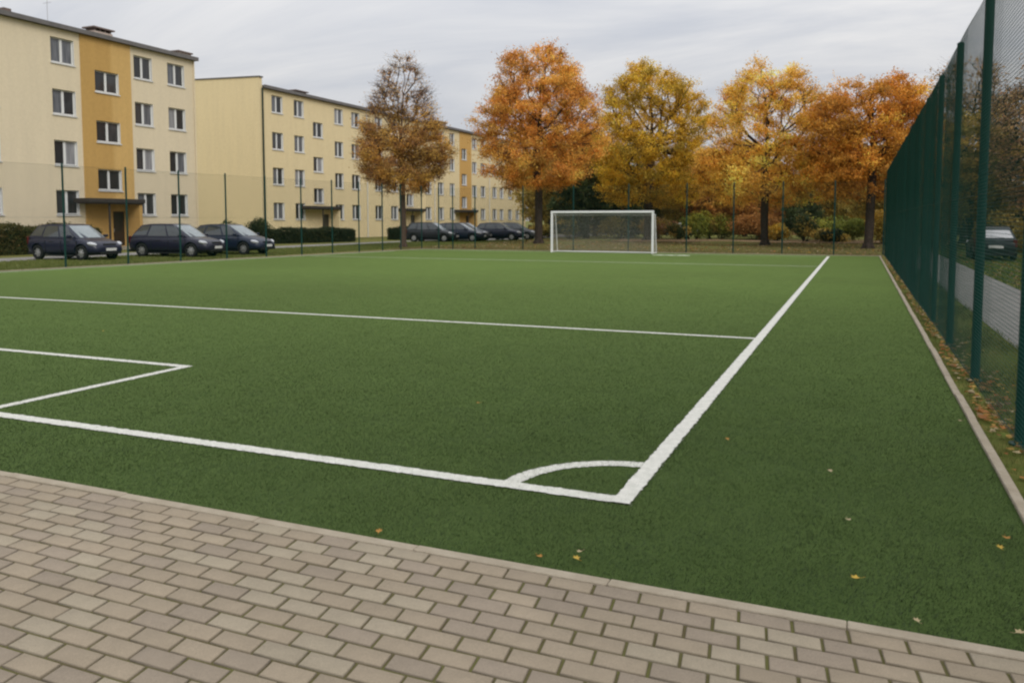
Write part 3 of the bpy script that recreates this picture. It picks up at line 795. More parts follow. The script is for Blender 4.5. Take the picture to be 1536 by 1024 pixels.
def porch(parent, X, y0, y1, door, m_side, depth=1.25):
    """entrance: recess door, side wall, flat canopy"""
    dy0, dy1 = door
    c = MB(); c.box(X+0.003, X+depth, y0, y1, 2.62, 2.84); c.box(X+0.05, X+depth-.05, y0+.05, y1-.05, 2.55, 2.618)
    co_ = c.build('canopy', M['canopy'], parent, bevel=0.01)
    s = MB(); s.box(X+0.003, X+depth-.15, y1-0.32, y1-0.10, 0.0, 2.549); s.build('porch_wall', m_side, parent)
    p = MB(); p.box(X+depth-.25, X+depth-.17, dy0-1.17, dy0-1.09, 0, 2.549); p.build('canopy_post', M['canopy'], parent)
    d_ = MB(); d_.box(X-0.16, X-0.10, dy0+.003, dy1-.003, 0.02, 2.14); do = d_.build('door', M['door'], parent)
    g = MB(); g.box(X-0.098, X-0.092, dy0+.15, dy1-.15, 1.0, 2.0); g.build('door_glass', PANE[0], do)
    h = MB(); h.box(X-0.09, X-0.05, dy0+.08, dy0+.11, 0.95, 1.15); h.build('handle', M['rim'], do)
    st = MB(); st.box(X+0.003, X+depth+.3, y0+.3, y1-.34, -0.02, 0.14); st.build('step', M['kerb'], parent)

def chimney(parent, x0, x1, y0, y1, z0, z1):
    b = MB(); b.box(x0, x1, y0, y1, z0, z1); o = b.build('chimney', M['chimney'], parent)
    c = MB(); c.box(x0-.10, x1+.10, y0-.10, y1+.10, z1+.16, z1+.24); 
    for yy_ in np.linspace(y0+.12, y1-.12, 4): c.box(x0+.05, x1-.05, yy_-.06, yy_+.06, z1, z1+.159)
    c.build('chimney_cap', M['cap'], o)

KIN = [(0, 0), (2, 2), (0, 0), (1, 2), (1, 0), (3, 0), (1, 1), (0, 1), (2, 3), (2, 2)]
rk = random.Random(12)
def building_one():
    X = -39.6
    t = empty('apartment_building', (X, 30, 0), 0, 'cream four storey apartment block with an ochre stairwell strip at the left edge', 'building')
    t.location = (0, 0, 0)
    sills = [1.92, 4.58, 7.28, 10.0]; HW = 1.34
    cols = [(22.0, 23.4), (26.43, 27.83), (30.82, 32.22), (36.2, 37.55), (38.75, 40.12)]
    opens = [(a, b, s, s+HW) for a, b in cols for s in sills]
    ks = {(2, 3): (1, 1), (2, 2): (1, 0), (2, 1): (0, 3), (2, 0): (2, 2), (3, 3): (0, 2), (3, 2): (2, 1), (4, 3): (1, 2)}
    yL, yR, ZT = 17.0, 41.0, 11.80
    oL = [o for o in opens if o[1] < 32.6]; oR = [o for o in opens if o[0] > 35]
    facade(X, yL, 32.58, 0, ZT, oL, M['cream'], t)
    facade(X, 35.93, yR, 0, ZT, oR, M['cream'], t)
    st = [(33.45, 35.05, 3.32, 4.52), (33.45, 35.05, 6.03, 7.23), (33.45, 35.05, 8.82, 10.02)]
    door = (34.35, 35.2, 0.16, 2.15)
    y_mid = 34.6
    # the stair strip: darker left, lighter right above the top window
    facade(X+0.05, 32.58, 35.93, 0, ZT, st+[door], M['ochre2'], t, 'stair_wall')
    e = MB()
    e.face([(X, 32.58, 0), (X+.05, 32.58, 0), (X+.05, 32.58, ZT), (X, 32.58, ZT)]); e.face([(X, 35.93, 0), (X, 35.93, ZT), (X+.05, 35.93, ZT), (X+.05, 35.93, 0)])
    e.build('stair_wall_edge', M['ochre'], t)
    for ci, (a, b) in enumerate(cols):
        for ri, s in enumerate(sills): add_window(t, X, a, s, b-a, HW, ks.get((ci, ri), rk.choice(KIN)))
    for o in st: add_window(t, X+0.05, o[0], o[2], o[1]-o[0], o[3]-o[2], (0, 0) if o[2] < 5 else (0, 2))
    porch(t, X+0.05, 31.8, 35.55, (34.35, 35.2), M['ochre'])
    s = MB(); s.face([(X, yR, 0), (X-11, yR, 0), (X-11, yR, ZT+.3), (X, yR, ZT)]); s.face([(X-11, yL, 0), (X, yL, 0), (X, yL, ZT), (X-11, yL, ZT+.3)]); s.face([(X-11, yR, 0), (X-11, yL, 0), (X-11, yL, ZT), (X-11, yR, ZT)])
    s.build('side_wall', M['cream'], t)
    r = MB(); r.box(X-11.2, X+0.20, yL-.2, yR+.08, ZT+0.003, ZT+.16); r.build('roof', M['roof'], t)
    g = MB(); g.box(X+0.202, X+.29, yL-.2, yR+.10, ZT+.0, ZT+.23); g.box(X-.6, X+.2, yL-.19, yR+.09, ZT+.162, ZT+.21)
    g.build('eave', M['eave'], t)
    pp = MB(); pp.tube((X+.08, yR-.12, 0), (X+.08, yR-.12, ZT-.01), .035); pp.build('downpipe', M['cream'], t)
    chimney(t, X-3.2, X-2.4, 35.6, 36.9, ZT+.1, 12.85)
    e2 = MB(); e2.box(X-1.6, X-.3, yR-1.0, yR+.06, ZT+.215, 12.26); eo = e2.build('parapet', M['chimney'], t)
    c = MB(); c.box(X-1.7, X-.2, yR-1.1, yR+.14, 12.262, 12.34); c.build('parapet_cap', M['cap'], eo)
    an = MB(); an.tube((X-1, 31.5, ZT+.3), (X-1, 31.5, 13.6), .015); an.tube((X-1.3, 31.5, 13.3), (X-.7, 31.5, 13.3), .01); an.build('antenna', M['rim'], t)
    v = MB(); v.box(X-1.2, X-.8, 28.9, 29.3, ZT+.3, 12.45); v.build('roof_vent', M['cap'], t)
building_one()

def building_two():
    X = -43.56
    t = empty('apartment_building', (0, 0, 0), 0, 'long yellow four storey apartment block with a blank gable behind the first tree', 'building')
    sills = [1.68, 4.49, 7.32, 10.25]; HW = 1.38
    cols = [(53.3, 54.65), (56.1, 57.4), (61.8, 63.1), (64.45, 65.8), (68.4, 69.8), (71.3, 72.7), (78.4, 79.75), (81.3, 82.8), (84.2, 85.4),
            (90.1, 91.4), (92.55, 93.9), (96.1, 97.4), (98.4, 99.6), (101.2, 102.5), (103.8, 105.0)]
    stair = [(58.65, 60.05), (74.4, 75.8), (87.2, 88.5)]
    yL, yR, ZT = 51.86, 107.5, 12.0
    wins = [(a, b, s, s+HW) for a, b in cols for s in sills]
    sts = [(a, b, s, s+1.3) for a, b in stair for s in (3.1, 5.8, 8.78)]
    doors = [(59.8, 60.85, 0.16, 2.15), (75.2, 76.2, 0.16, 2.15), (88.25, 89.1, 0.16, 2.15)]
    al = wins+sts+doors
    facade(X, yL, 86.7, 0, ZT, [o for o in al if o[1] < 86.7], M['yellow'], t)
    facade(X, 89.8, yR, 0, ZT, [o for o in al if o[0] > 89.7], M['yellow'], t)
    facade(X+.04, 86.7, 89.8, 0, ZT, [o for o in al if 86.7 < o[0] < 89.7], M['ochre_light'], t, 'stair_wall')
    e = MB(); e.face([(X, 86.7, 0), (X+.04, 86.7, 0), (X+.04, 86.7, ZT), (X, 86.7, ZT)]); e.build('stair_wall_edge', M['ochre'], t)
    for a, b in cols:
        for s in sills: add_window(t, X, a, s, 1.35 if b-a > 1.32 else b-a, HW, rk.choice(KIN[1:8] + [(3, 0), (3, 1)]))
    for a, b, s, e_ in sts: add_window(t, X+(.04 if a > 86 else 0), a, s, b-a, 1.3, rk.choice([(0, 3), (0, 1), (0, 0)]))
    porch(t, X, 56.7, 61.25, (59.8, 60.85), M['yellow'], 1.1)
    porch(t, X, 72.7, 76.6, (75.2, 76.2), M['yellow'], 1.1)
    porch(t, X+.04, 85.2, 89.5, (88.25, 89.1), M['ochre'], 1.1)
    s = MB()
    s.face([(X-11, yL, 0), (X, yL, 0), (X, yL, 12.8), (X-11, yL, 13.1)])     # gable with raised parapet
    s.face([(X, yR, 0), (X-11, yR, 0), (X-11, yR, 13.0), (X, yR, 12.8)]); s.face([(X-11, yR, 0), (X-11, yL, 0), (X-11, yL, 12.6), (X-11, yR, 12.6)])
    s.face([(X-11, yL+.35, 12), (X, yL+.35, 12), (X, yL+.35, 12.8), (X-11, yL+.35, 13.1)][::-1])
    s.face([(X, yL, ZT), (X, yL+.35, ZT), (X, yL+.35, 12.8), (X, yL, 12.8)])
    s.build('gable_wall', M['yellow'], t)
    c = MB(); n0 = len(c.v)
    c.v += [(X-11, yL-.06, 13.102), (X+.08, yL-.06, 12.802), (X+.08, yL+.42, 12.802), (X-11, yL+.42, 13.102), (X-11, yL-.06, 13.2), (X+.08, yL-.06, 12.9), (X+.08, yL+.42, 12.9), (X-11, yL+.42, 13.2)]
    for q in ((0,3,2,1),(4,5,6,7),(0,1,5,4),(1,2,6,5),(2,3,7,6),(3,0,4,7)): c.f.append(q); c.mi.append(0)
    c.build('gable_coping', M['eave'], t)
    r = MB(); r.box(X-11.2, X+0.20, yL+.36, yR+.1, ZT+0.003, ZT+.14); r.build('roof', M['roof'], t)
    g = MB(); g.box(X+0.202, X+.29, yL+.36, yR+.12, ZT+.02, ZT+.26); g.box(X-.6, X+.2, yL+.37, yR+.1, ZT+.142, ZT+.24); g.build('eave', M['eave'], t)
    for yy_ in (yL+.28, 66.9, 80.4, 95.0):
        pp = MB(); pp.tube((X+.09, yy_, 0), (X+.09, yy_, ZT-.0), .075 if yy_ < 53 else .05); pp.build('downpipe', M['pipe'] if yy_ < 53 else M['sill'], t)
    chimney(t, X-2.4, X-1.4, 58.2, 59.8, ZT+.1, 12.6)
    chimney(t, X-2.4, X-1.4, 71.0, 73.5, ZT+.1, 12.8)
    chimney(t, X-2.4, X-1.4, 84.0, 86.0, ZT+.1, 12.8)
    v = MB(); v.box(X-8.2, X-7.8, 52.6, 53.0, ZT+.1, 13.35); v.build('roof_vent', M['cap'], t)
building_two()

# ------------------------------------------------------------------ cars
def lerp(a, b, t): return a+(b-a)*t
def make_car(name, loc, rz, label, group, pm, P=None, detail=True):
    p = dict(L=4.02, W=1.69, H=1.46, wb=2.50, belt=0.90, hood=0.86, nose=0.66, roof_r=-1.52, roof_f=0.22, ws=1.12, rear=-1.88, wr=0.305)
    if P: p.update(P)
    root = empty(name, (*loc, 0.0), rz, label, 'car', group)
    hl = p['L']/2; w = p['W']/2; zb = 0.20
    # ---- body: lofted sections, subdivided, wheel arches cut out
    st = [  # x, half width, bottom z, shoulder z, top z
        (-hl, w*.80, .36, p['belt']-.20, p['belt']-.12),
        (-hl+.07, w*.92, .26, p['belt']-.05, p['belt']+.0),
        (-hl+.35, w*.985, .21, p['belt'], p['belt']+.04),
        (-hl+.95, w, zb, p['belt'], p['belt']+.05),
        (0.0, w, zb, p['belt']-.01, p['belt']+.04),
        (p['ws']-.15, w, zb, p['belt']-.03, p['belt']+.03),
        (hl-.62, w*.985, zb, p['hood']-.10, p['hood']+.0),
        (hl-.28, w*.95, .21, p['nose']+.04, p['nose']+.13),
        (hl-.07, w*.80, .24, p['nose']-.10, p['nose']+.0),
        (hl, w*.62, .30, p['nose']-.18, p['nose']-.10)]
    bm = bmesh.new(); rings = []
    for x, hw, b0, sh, tp in st:
        half = [(hw*.0, b0), (hw*.80, b0), (hw*.97, b0+.10), (hw, lerp(b0, sh, .50)), (hw*.985, lerp(b0, sh, .80)), (hw*.93, sh), (hw*.74, lerp(sh, tp, .75)), (hw*.35, tp), (0, tp+.012)]
        ring = [bm.verts.new((x, yv, zv)) for yv, zv in half] + [bm.verts.new((x, -yv, zv)) for yv, zv in half[-2:0:-1]]
        rings.append(ring)
    n = len(rings[0])
    for a, b_ in zip(rings[:-1], rings[1:]):
        for i in range(n):
            j = (i+1) % n; bm.faces.new((a[i], b_[i], b_[j], a[j]))
    bm.faces.new(rings[0]); bm.faces.new(rings[-1][::-1])
    bmesh.ops.recalc_face_normals(bm, faces=bm.faces)
    me = bpy.data.meshes.new('body_tmp'); bm.to_mesh(me); bm.free()
    tmp = bpy.data.objects.new('body_tmp', me); C.objects.link(tmp)
    sm = tmp.modifiers.new('s', 'SUBSURF'); sm.levels = 2; sm.render_levels = 2
    cuts = []
    rx, fx = -p['wb']/2-.03, p['wb']/2-.03
    for cx_ in (rx, fx):
        for sy in (-1, 1):
            b = MB(); b.tube((cx_, sy*(w-.20), p['wr']+.02), (cx_, sy*(w+.3), p['wr']+.02), p['wr']+.055, n=32); co_ = b.build('cut_tmp', M['black']); cuts.append(co_)
            bo = tmp.modifiers.new('b', 'BOOLEAN'); bo.operation = 'DIFFERENCE'; bo.object = co_; bo.solver = 'EXACT'
    dg = bpy.context.evaluated_depsgraph_get(); dg.update()
    me2 = bpy.data.meshes.new_from_object(tmp.evaluated_get(dg))
    bpy.data.objects.remove(tmp)
    for c in cuts: bpy.data.objects.remove(c)
    me2.name = 'body'; me2.materials.clear(); me2.materials.append(pm)
    me2.polygons.foreach_set('use_smooth', [True]*len(me2.polygons))
    me2.polygons.foreach_set('material_index', [0]*len(me2.polygons))
    try: me2.set_sharp_from_angle(angle=R(38))
    except Exception: pass
    body = bpy.data.objects.new('body', me2); C.objects.link(body); body.parent = root
    # ---- greenhouse
    bz = p['belt']-.02; H = p['H']; wb0 = w*.93; wt = w*.70
    rr, rf_, ws, re = p['roof_r'], p['roof_f'], p['ws'], p['rear']
    # bottom outline and roof outline with a curved roof
    xb = [re, re+.10, lerp(re, ws, .3), lerp(re, ws, .62), ws-.22, ws]
    wbm = [wb0*.80, wb0*.97, wb0, wb0, wb0*.93, wb0*.55]
    xt = [rr, rr+.12, lerp(rr, rf_, .38), lerp(rr, rf_, .72), rf_-.10, rf_]
    wtp = [wt*.80, wt*.96, wt, wt, wt*.97, wt*.70]
    zt = [H-.13, H-.075, H-.02, H-.012, H-.045, H-.075]
    gb = MB()
    def P3(i, s, t):  # side surface point, i along, t up
        return Vector((lerp(xb[i], xt[i], t), s*lerp(wbm[i], wtp[i], t)*(1+.03*math.sin(math.pi*t)), lerp(bz, zt[i], t)))
    T = 4
    idx = {}
    for s in (-1, 1):
        for i in range(6):
            for k in range(T+1):
                idx[(s, i, k)] = len(gb.v); gb.v.append(tuple(P3(i, s, k/T)))
    for s in (-1, 1):
        for i in range(5):
            for k in range(T):
                q = (idx[(s,i,k)], idx[(s,i+1,k)], idx[(s,i+1,k+1)], idx[(s,i,k+1)])
                gb.f.append(q if s < 0 else q[::-1]); gb.mi.append(0)
    for i in range(5):   # roof with centre crown
        for s in (1,):
            q = (idx[(-1,i,T)], idx[(-1,i+1,T)], idx[(1,i+1,T)], idx[(1,i,T)]); gb.f.append(q); gb.mi.append(0)
    for k in range(T):
        gb.f.append((idx[(1,0,k)], idx[(-1,0,k)], idx[(-1,0,k+1)], idx[(1,0,k+1)])[::-1]); gb.mi.append(0)
        gb.f.append((idx[(-1,5,k)], idx[(1,5,k)], idx[(1,5,k+1)], idx[(-1,5,k+1)])); gb.mi.append(0)
    go = gb.build('cabin', pm, root, smooth=True)
    try: go.data.set_sharp_from_angle(angle=R(50))
    except Exception: pass
    def patch(name, fn, nu, nv, mt=None, off=.006, parent=root):
        g = MB(); pts = [[fn(u/nu, v/nv) for u in range(nu+1)] for v in range(nv+1)]
        c0 = Vector((lerp(re, ws, .5), 0, bz+.1))
        nrm = (pts[0][nu]-pts[0][0]).cross(pts[nv][0]-pts[0][0]).normalized()
        if nrm.dot(pts[0][0]-c0) < 0: nrm = -nrm
        base = len(g.v)
        for r_ in pts:
            for q in r_: g.v.append(tuple(q+nrm*off))
        for v in range(nv):
            for u in range(nu):
                a = base+v*(nu+1)+u; g.f.append((a, a+1, a+nu+2, a+nu+1)); g.mi.append(0)
        return g.build(name, mt or M['carglass'], parent, smooth=True)
    def side_pt(s, fx_, t):
        i = min(4, int(fx_)); f = fx_-i
        return P3(i, s, t).lerp(P3(i+1, s, t), f)
    for s in (-1, 1):
        patch('side_window', lambda u, v: side_pt(s, lerp(2.02, 3.02, u), lerp(.10, .86, v)), 4, 3)
        patch('side_window', lambda u, v: side_pt(s, lerp(3.12, lerp(4.15, 4.0, v), u), lerp(.10, .86, v)), 4, 3)
        patch('quarter_window', lambda u, v: side_pt(s, lerp(lerp(1.0, 1.25, v), 1.90, u), lerp(.16, .84, v)), 3, 3)
    # windscreen wraps between i=4 and i=5, across
    def wsf(u, v):
        a = side_pt(-1, 4.42, lerp(.03, .93, v)); b2 = side_pt(1, 4.42, lerp(.03, .93, v)); m_ = P3(5, 1, lerp(.03, .93, v))
        x = lerp(a.x, m_.x, math.sin(math.pi*u)**.5 if 0 < u < 1 else 0)
        return Vector((x, lerp(a.y, b2.y, u), a.z))
    patch('windscreen', wsf, 8, 4, M['windscreen'], off=.012)
    def rsf(u, v):
        a = side_pt(-1, .30, lerp(.22, .88, v)); b2 = side_pt(1, .30, lerp(.22, .88, v)); m_ = P3(0, 1, lerp(.22, .88, v))
        x = lerp(a.x, m_.x, math.sin(math.pi*u)**.4 if 0 < u < 1 else 0)
        return Vector((x, lerp(a.y, b2.y, u), a.z))
    patch('rear_window', rsf, 8, 4, M[p.get('glass', 'windscreen')], off=.012)
    # ---- wheels
    for cx_ in (rx, fx):
        for sy in (-1, 1):
            wh = empty('wheel', (cx_, sy*(w-.11), p['wr']), 0); wh.parent = root
            r_ = p['wr']; hw = .095
            t = MB(); prof = [(.185, hw*.7), (.2, hw), (r_-.03, hw), (r_, hw*.7), (r_, -hw*.7), (r_-.03, -hw), (.2, -hw), (.185, -hw*.7)]
            for i in range(32):
                a0, a1 = 2*math.pi*i/32, 2*math.pi*(i+1)/32
                for (ra, ya), (rb, yb) in zip(prof, prof[1:]+prof[:1]):
                    t.face([(ra*math.cos(a0), ya, ra*math.sin(a0)), (ra*math.cos(a1), ya, ra*math.sin(a1)), (rb*math.cos(a1), yb, rb*math.sin(a1)), (rb*math.cos(a0), yb, rb*math.sin(a0))])
            t.build('tyre', M['tyre'], wh, smooth=False)
            q = MB(); q.tube((0, sy*-.05, 0), (0, sy*.02, 0), .192, n=28)
            q.tube((0, sy*.021, 0), (0, sy*.085, 0), .055, .045, n=16)
            for k in range(7):
                a = 2*math.pi*k/7
                ca, sa = math.cos(a), math.sin(a)
                q.face([(.045*ca-.03*sa, sy*.075, .045*sa+.03*ca), (.045*ca+.03*sa, sy*.075, .045*sa-.03*ca), (.19*ca+.024*sa, sy*.06, .19*sa-.024*ca), (.19*ca-.024*sa, sy*.06, .19*sa+.024*ca)])
            q.build('rim', M['rim'], wh)
    # ---- lamps, plates, grille, mirrors, trim
    nz = p['nose']
    for sy in (-1, 1):
        bm = bmesh.new(); bmesh.ops.create_uvsphere(bm, u_segments=16, v_segments=10, radius=1)
        for v in bm.verts: v.co = Vector((v.co.x*.20, v.co.y*.15, v.co.z*.085))
        me = bpy.data.meshes.new('headlight'); bm.to_mesh(me); bm.free(); me.materials.append(M['lamp'])
        o = bpy.data.objects.new('headlight', me); C.objects.link(o); o.parent = root
        o.location = (hl-.30, sy*(w*.775), nz+.005); o.rotation_euler = (0, R(14), sy*R(-38))
        me.polygons.foreach_set('use_smooth', [True]*len(me.polygons))
        b = MB(); b.box(-.05, .05, -.07, .07, -.16, .16); o = b.build('tail_light', M['red'], root, bevel=.02)
        o.location = (-hl+.10, sy*(w*.83), p['belt']-.13)
        b = MB(); b.box(-.08, .06, -.09, .09, -.06, .06); o = b.build('mirror', pm, root, bevel=.03); o.location = (ws-.42, sy*(w+.06), p['belt']+.06)
        for hx in (-.42, .48):
            b = MB(); b.box(hx-.09, hx+.09, sy*(w)-.012, sy*w+.018, p['belt']-.17, p['belt']-.145); b.build('door_handle', M['black'], root, bevel=.004)
        for hx in (-.78, .12, .98):     # shut lines of the doors
            b = MB(); b.box(hx-.006, hx+.006, min(sy*(w-.03), sy*(w+.003)), max(sy*(w-.03), sy*(w+.003)), .30, p['belt']-.13); b.build('door_seam', M['black'], root)
    b = MB(); b.box(hl-.06, hl-.005+.03, -w*.62, w*.62, .25, .35); b.build('lower_grille', M['black'], root, bevel=.01)
    b = MB(); b.box(hl-.12, hl-.035, -w*.36, w*.36, nz-.06, nz+.02); b.build('grille', M['black'], root, bevel=.01)
    b = MB(); b.box(hl+.026, hl+.036, -.26, .26, .39, .50); b.build('number_plate', M['plate'], root)
    b = MB(); b.box(-hl-.030, -hl-.012, -.26, .26, .52, .63); b.build('number_plate', M['plate'], root)
    b = MB(); b.box(-hl-.01, -hl+.3, -w*.8, w*.8, .22, .34); b.box(-hl+1.1, hl-1.2, -w+.02, w-.02, .16, .22); b.build('lower_trim', M['black'], root, bevel=.01)
    return root
grp = 'dark cars parked behind the left fence'
def place_by_front_wheel(px, py, rz, P):   # near side front wheel contact -> car origin
    wb = P.get('wb', 2.50); w = P.get('W', 1.69)/2-.11
    lx, ly = wb/2-.03, -w
    return (px-(lx*math.cos(rz)-ly*math.sin(rz)), py-(lx*math.sin(rz)+ly*math.cos(rz)))
P1 = dict(L=3.9, H=1.50, wb=2.44, belt=.92)
P2 = dict(L=4.15, H=1.50, wb=2.55, roof_r=-1.55, roof_f=.30, rear=-1.98, ws=1.25)
P3_ = dict(L=4.20, H=1.47, wb=2.58, roof_r=-1.45, roof_f=.30, rear=-2.0, ws=1.30, nose=.62)
z = R(2)
make_car('parked_car', place_by_front_wheel(-29.2, 23.8, z, P1), z, 'dark navy hatchback at the left, nearest the cream block, showing a white number plate', grp, M['navy'], P1)
z = R(8)
make_car('parked_car', place_by_front_wheel(-27.1, 27.6, z, P2), z, 'dark violet blue hatchback with a long rounded roof, second car from the left', grp, M['navy2'], P2)
z = R(5)
make_car('parked_car', place_by_front_wheel(-26.8, 30.6, z, P3_), z, 'dark blue car partly hidden behind the second car, in front of the round bushes', grp, M['blue'], P3_)
grp2 = 'cars parked far away in front of the yellow block'
def nose_at(nx, ny, rz, L): return (nx-L/2*math.cos(rz), ny-L/2*math.sin(rz))
far = [((-27.8, 54.9), 3.9, M['blackp'], dict(L=3.9, H=1.50, rear=-1.9, roof_r=-1.7, wb=2.4), 'black boxy car right behind the trunk of the sparse brown tree'),
       ((-26.3, 56.6), 4.1, M['blue'], {}, 'dark blue far car with a pale reflecting windscreen, next to the black boxy one'),
       ((-27.0, 59.2), 4.1, M['grey'], {}, 'graphite far car with its pale bonnet showing in the middle of the row'),
       ((-24.8, 60.9), 4.2, M['navy'], dict(L=4.2), 'navy far car seen between the graphite car and the last car of the row'),
       ((-24.6, 63.5), 4.1, M['grey'], {}, 'dark grey car last in the far row, nearest the orange tree')]
for (nx, ny), Lc, pm, P, lb in far:
    z = R(random.uniform(7, 12)); P = dict(P); P.setdefault('L', 4.02)
    make_car('parked_car', nose_at(nx, ny, z, P['L']), z, lb, grp2, pm, P)
make_car('parked_car', (5.15, 39.8), R(88), 'dark car seen from behind through the right fence beside the footpath', None, M['blackp'], dict(L=4.1, W=1.62, H=1.40, rear=-2.0, roof_r=-1.35, belt=.84, glass='pale_glass'))
make_car('parked_car', (-17.5, 86.0), R(20), 'pale silver blue car far away among the shrubs right of the goal', None, M['silverb'])

# ------------------------------------------------------------------ trees
def mst_tree(points, trunk, bf=0.35, up=1.2):
    """balanced minimum spanning tree growing from the trunk nodes through the crown points"""
    P = [np.array(t, float) for t in trunk]; par = [-1]+list(range(len(trunk)-1)); plen = [0.0]
    for i in range(1, len(trunk)): plen.append(plen[-1]+np.linalg.norm(P[i]-P[i-1]))
    pts = np.array(points); n = len(pts)
    best = np.full(n, 1e9); bp = np.zeros(n, int); done = np.zeros(n, bool)
    def relax(i):
        dlt = pts-P[i]; d = np.linalg.norm(dlt, axis=1)
        down = np.maximum(0, -(dlt[:, 2])+0.15*d)
        c = d+bf*plen[i]+up*down
        m = c < best; best[m] = c[m]; bp[m] = i
    for i in range(max(0, len(trunk)-4), len(trunk)): relax(i)
    for _ in range(n):
        c = np.where(done, 1e9, best); j = int(np.argmin(c)); done[j] = True
        P.append(pts[j]); par.append(int(bp[j])); plen.append(plen[bp[j]]+np.linalg.norm(pts[j]-P[bp[j]]))
        relax(len(P)-1)
    return np.array(P), par

def tubes(segs, sides):
    """segs: (p0, p1, r0, r1) arrays -> vertices, quads"""
    p0, p1, r0, r1 = segs
    n = len(p0); d = p1-p0; d = d/np.maximum(np.linalg.norm(d, axis=1, keepdims=True), 1e-6)
    ref = np.where(np.abs(d[:, 2:3]) > .9, np.array([[1., 0, 0]]), np.array([[0, 0, 1.]]))
    a = np.cross(d, ref); a /= np.linalg.norm(a, axis=1, keepdims=True); b = np.cross(d, a)
    t = np.arange(sides)*2*math.pi/sides
    ca, sa = np.cos(t), np.sin(t)
    ring = a[:, None]*ca[None, :, None]+b[:, None]*sa[None, :, None]
    V = np.concatenate([p0[:, None]+ring*r0[:, None, None], p1[:, None]+ring*r1[:, None, None]], 1).reshape(-1, 3)
    base = (np.arange(n)*2*sides)[:, None, None]
    k = np.arange(sides); j = (k+1) % sides
    q = np.stack([k, j, j+sides, k+sides], 1)[None]
    F = (base+q).reshape(-1, 4)
    return V, F

def leaf_quads(cent, size, r_, elong=1.3):
    n = len(cent)
    a = r_.normal(size=(n, 3)); a /= np.linalg.norm(a, axis=1, keepdims=True)
    b = r_.normal(size=(n, 3)); b -= a*np.sum(a*b, 1, keepdims=True); b /= np.linalg.norm(b, axis=1, keepdims=True)
    s = size*r_.uniform(0.6, 1.3, n)[:, None]*0.5
    V = np.stack([cent-a*s*elong, cent-b*s*.8, cent+a*s*elong, cent+b*s*.8], 1)
    return V.reshape(-1, 3), np.arange(n*4).reshape(-1, 4)

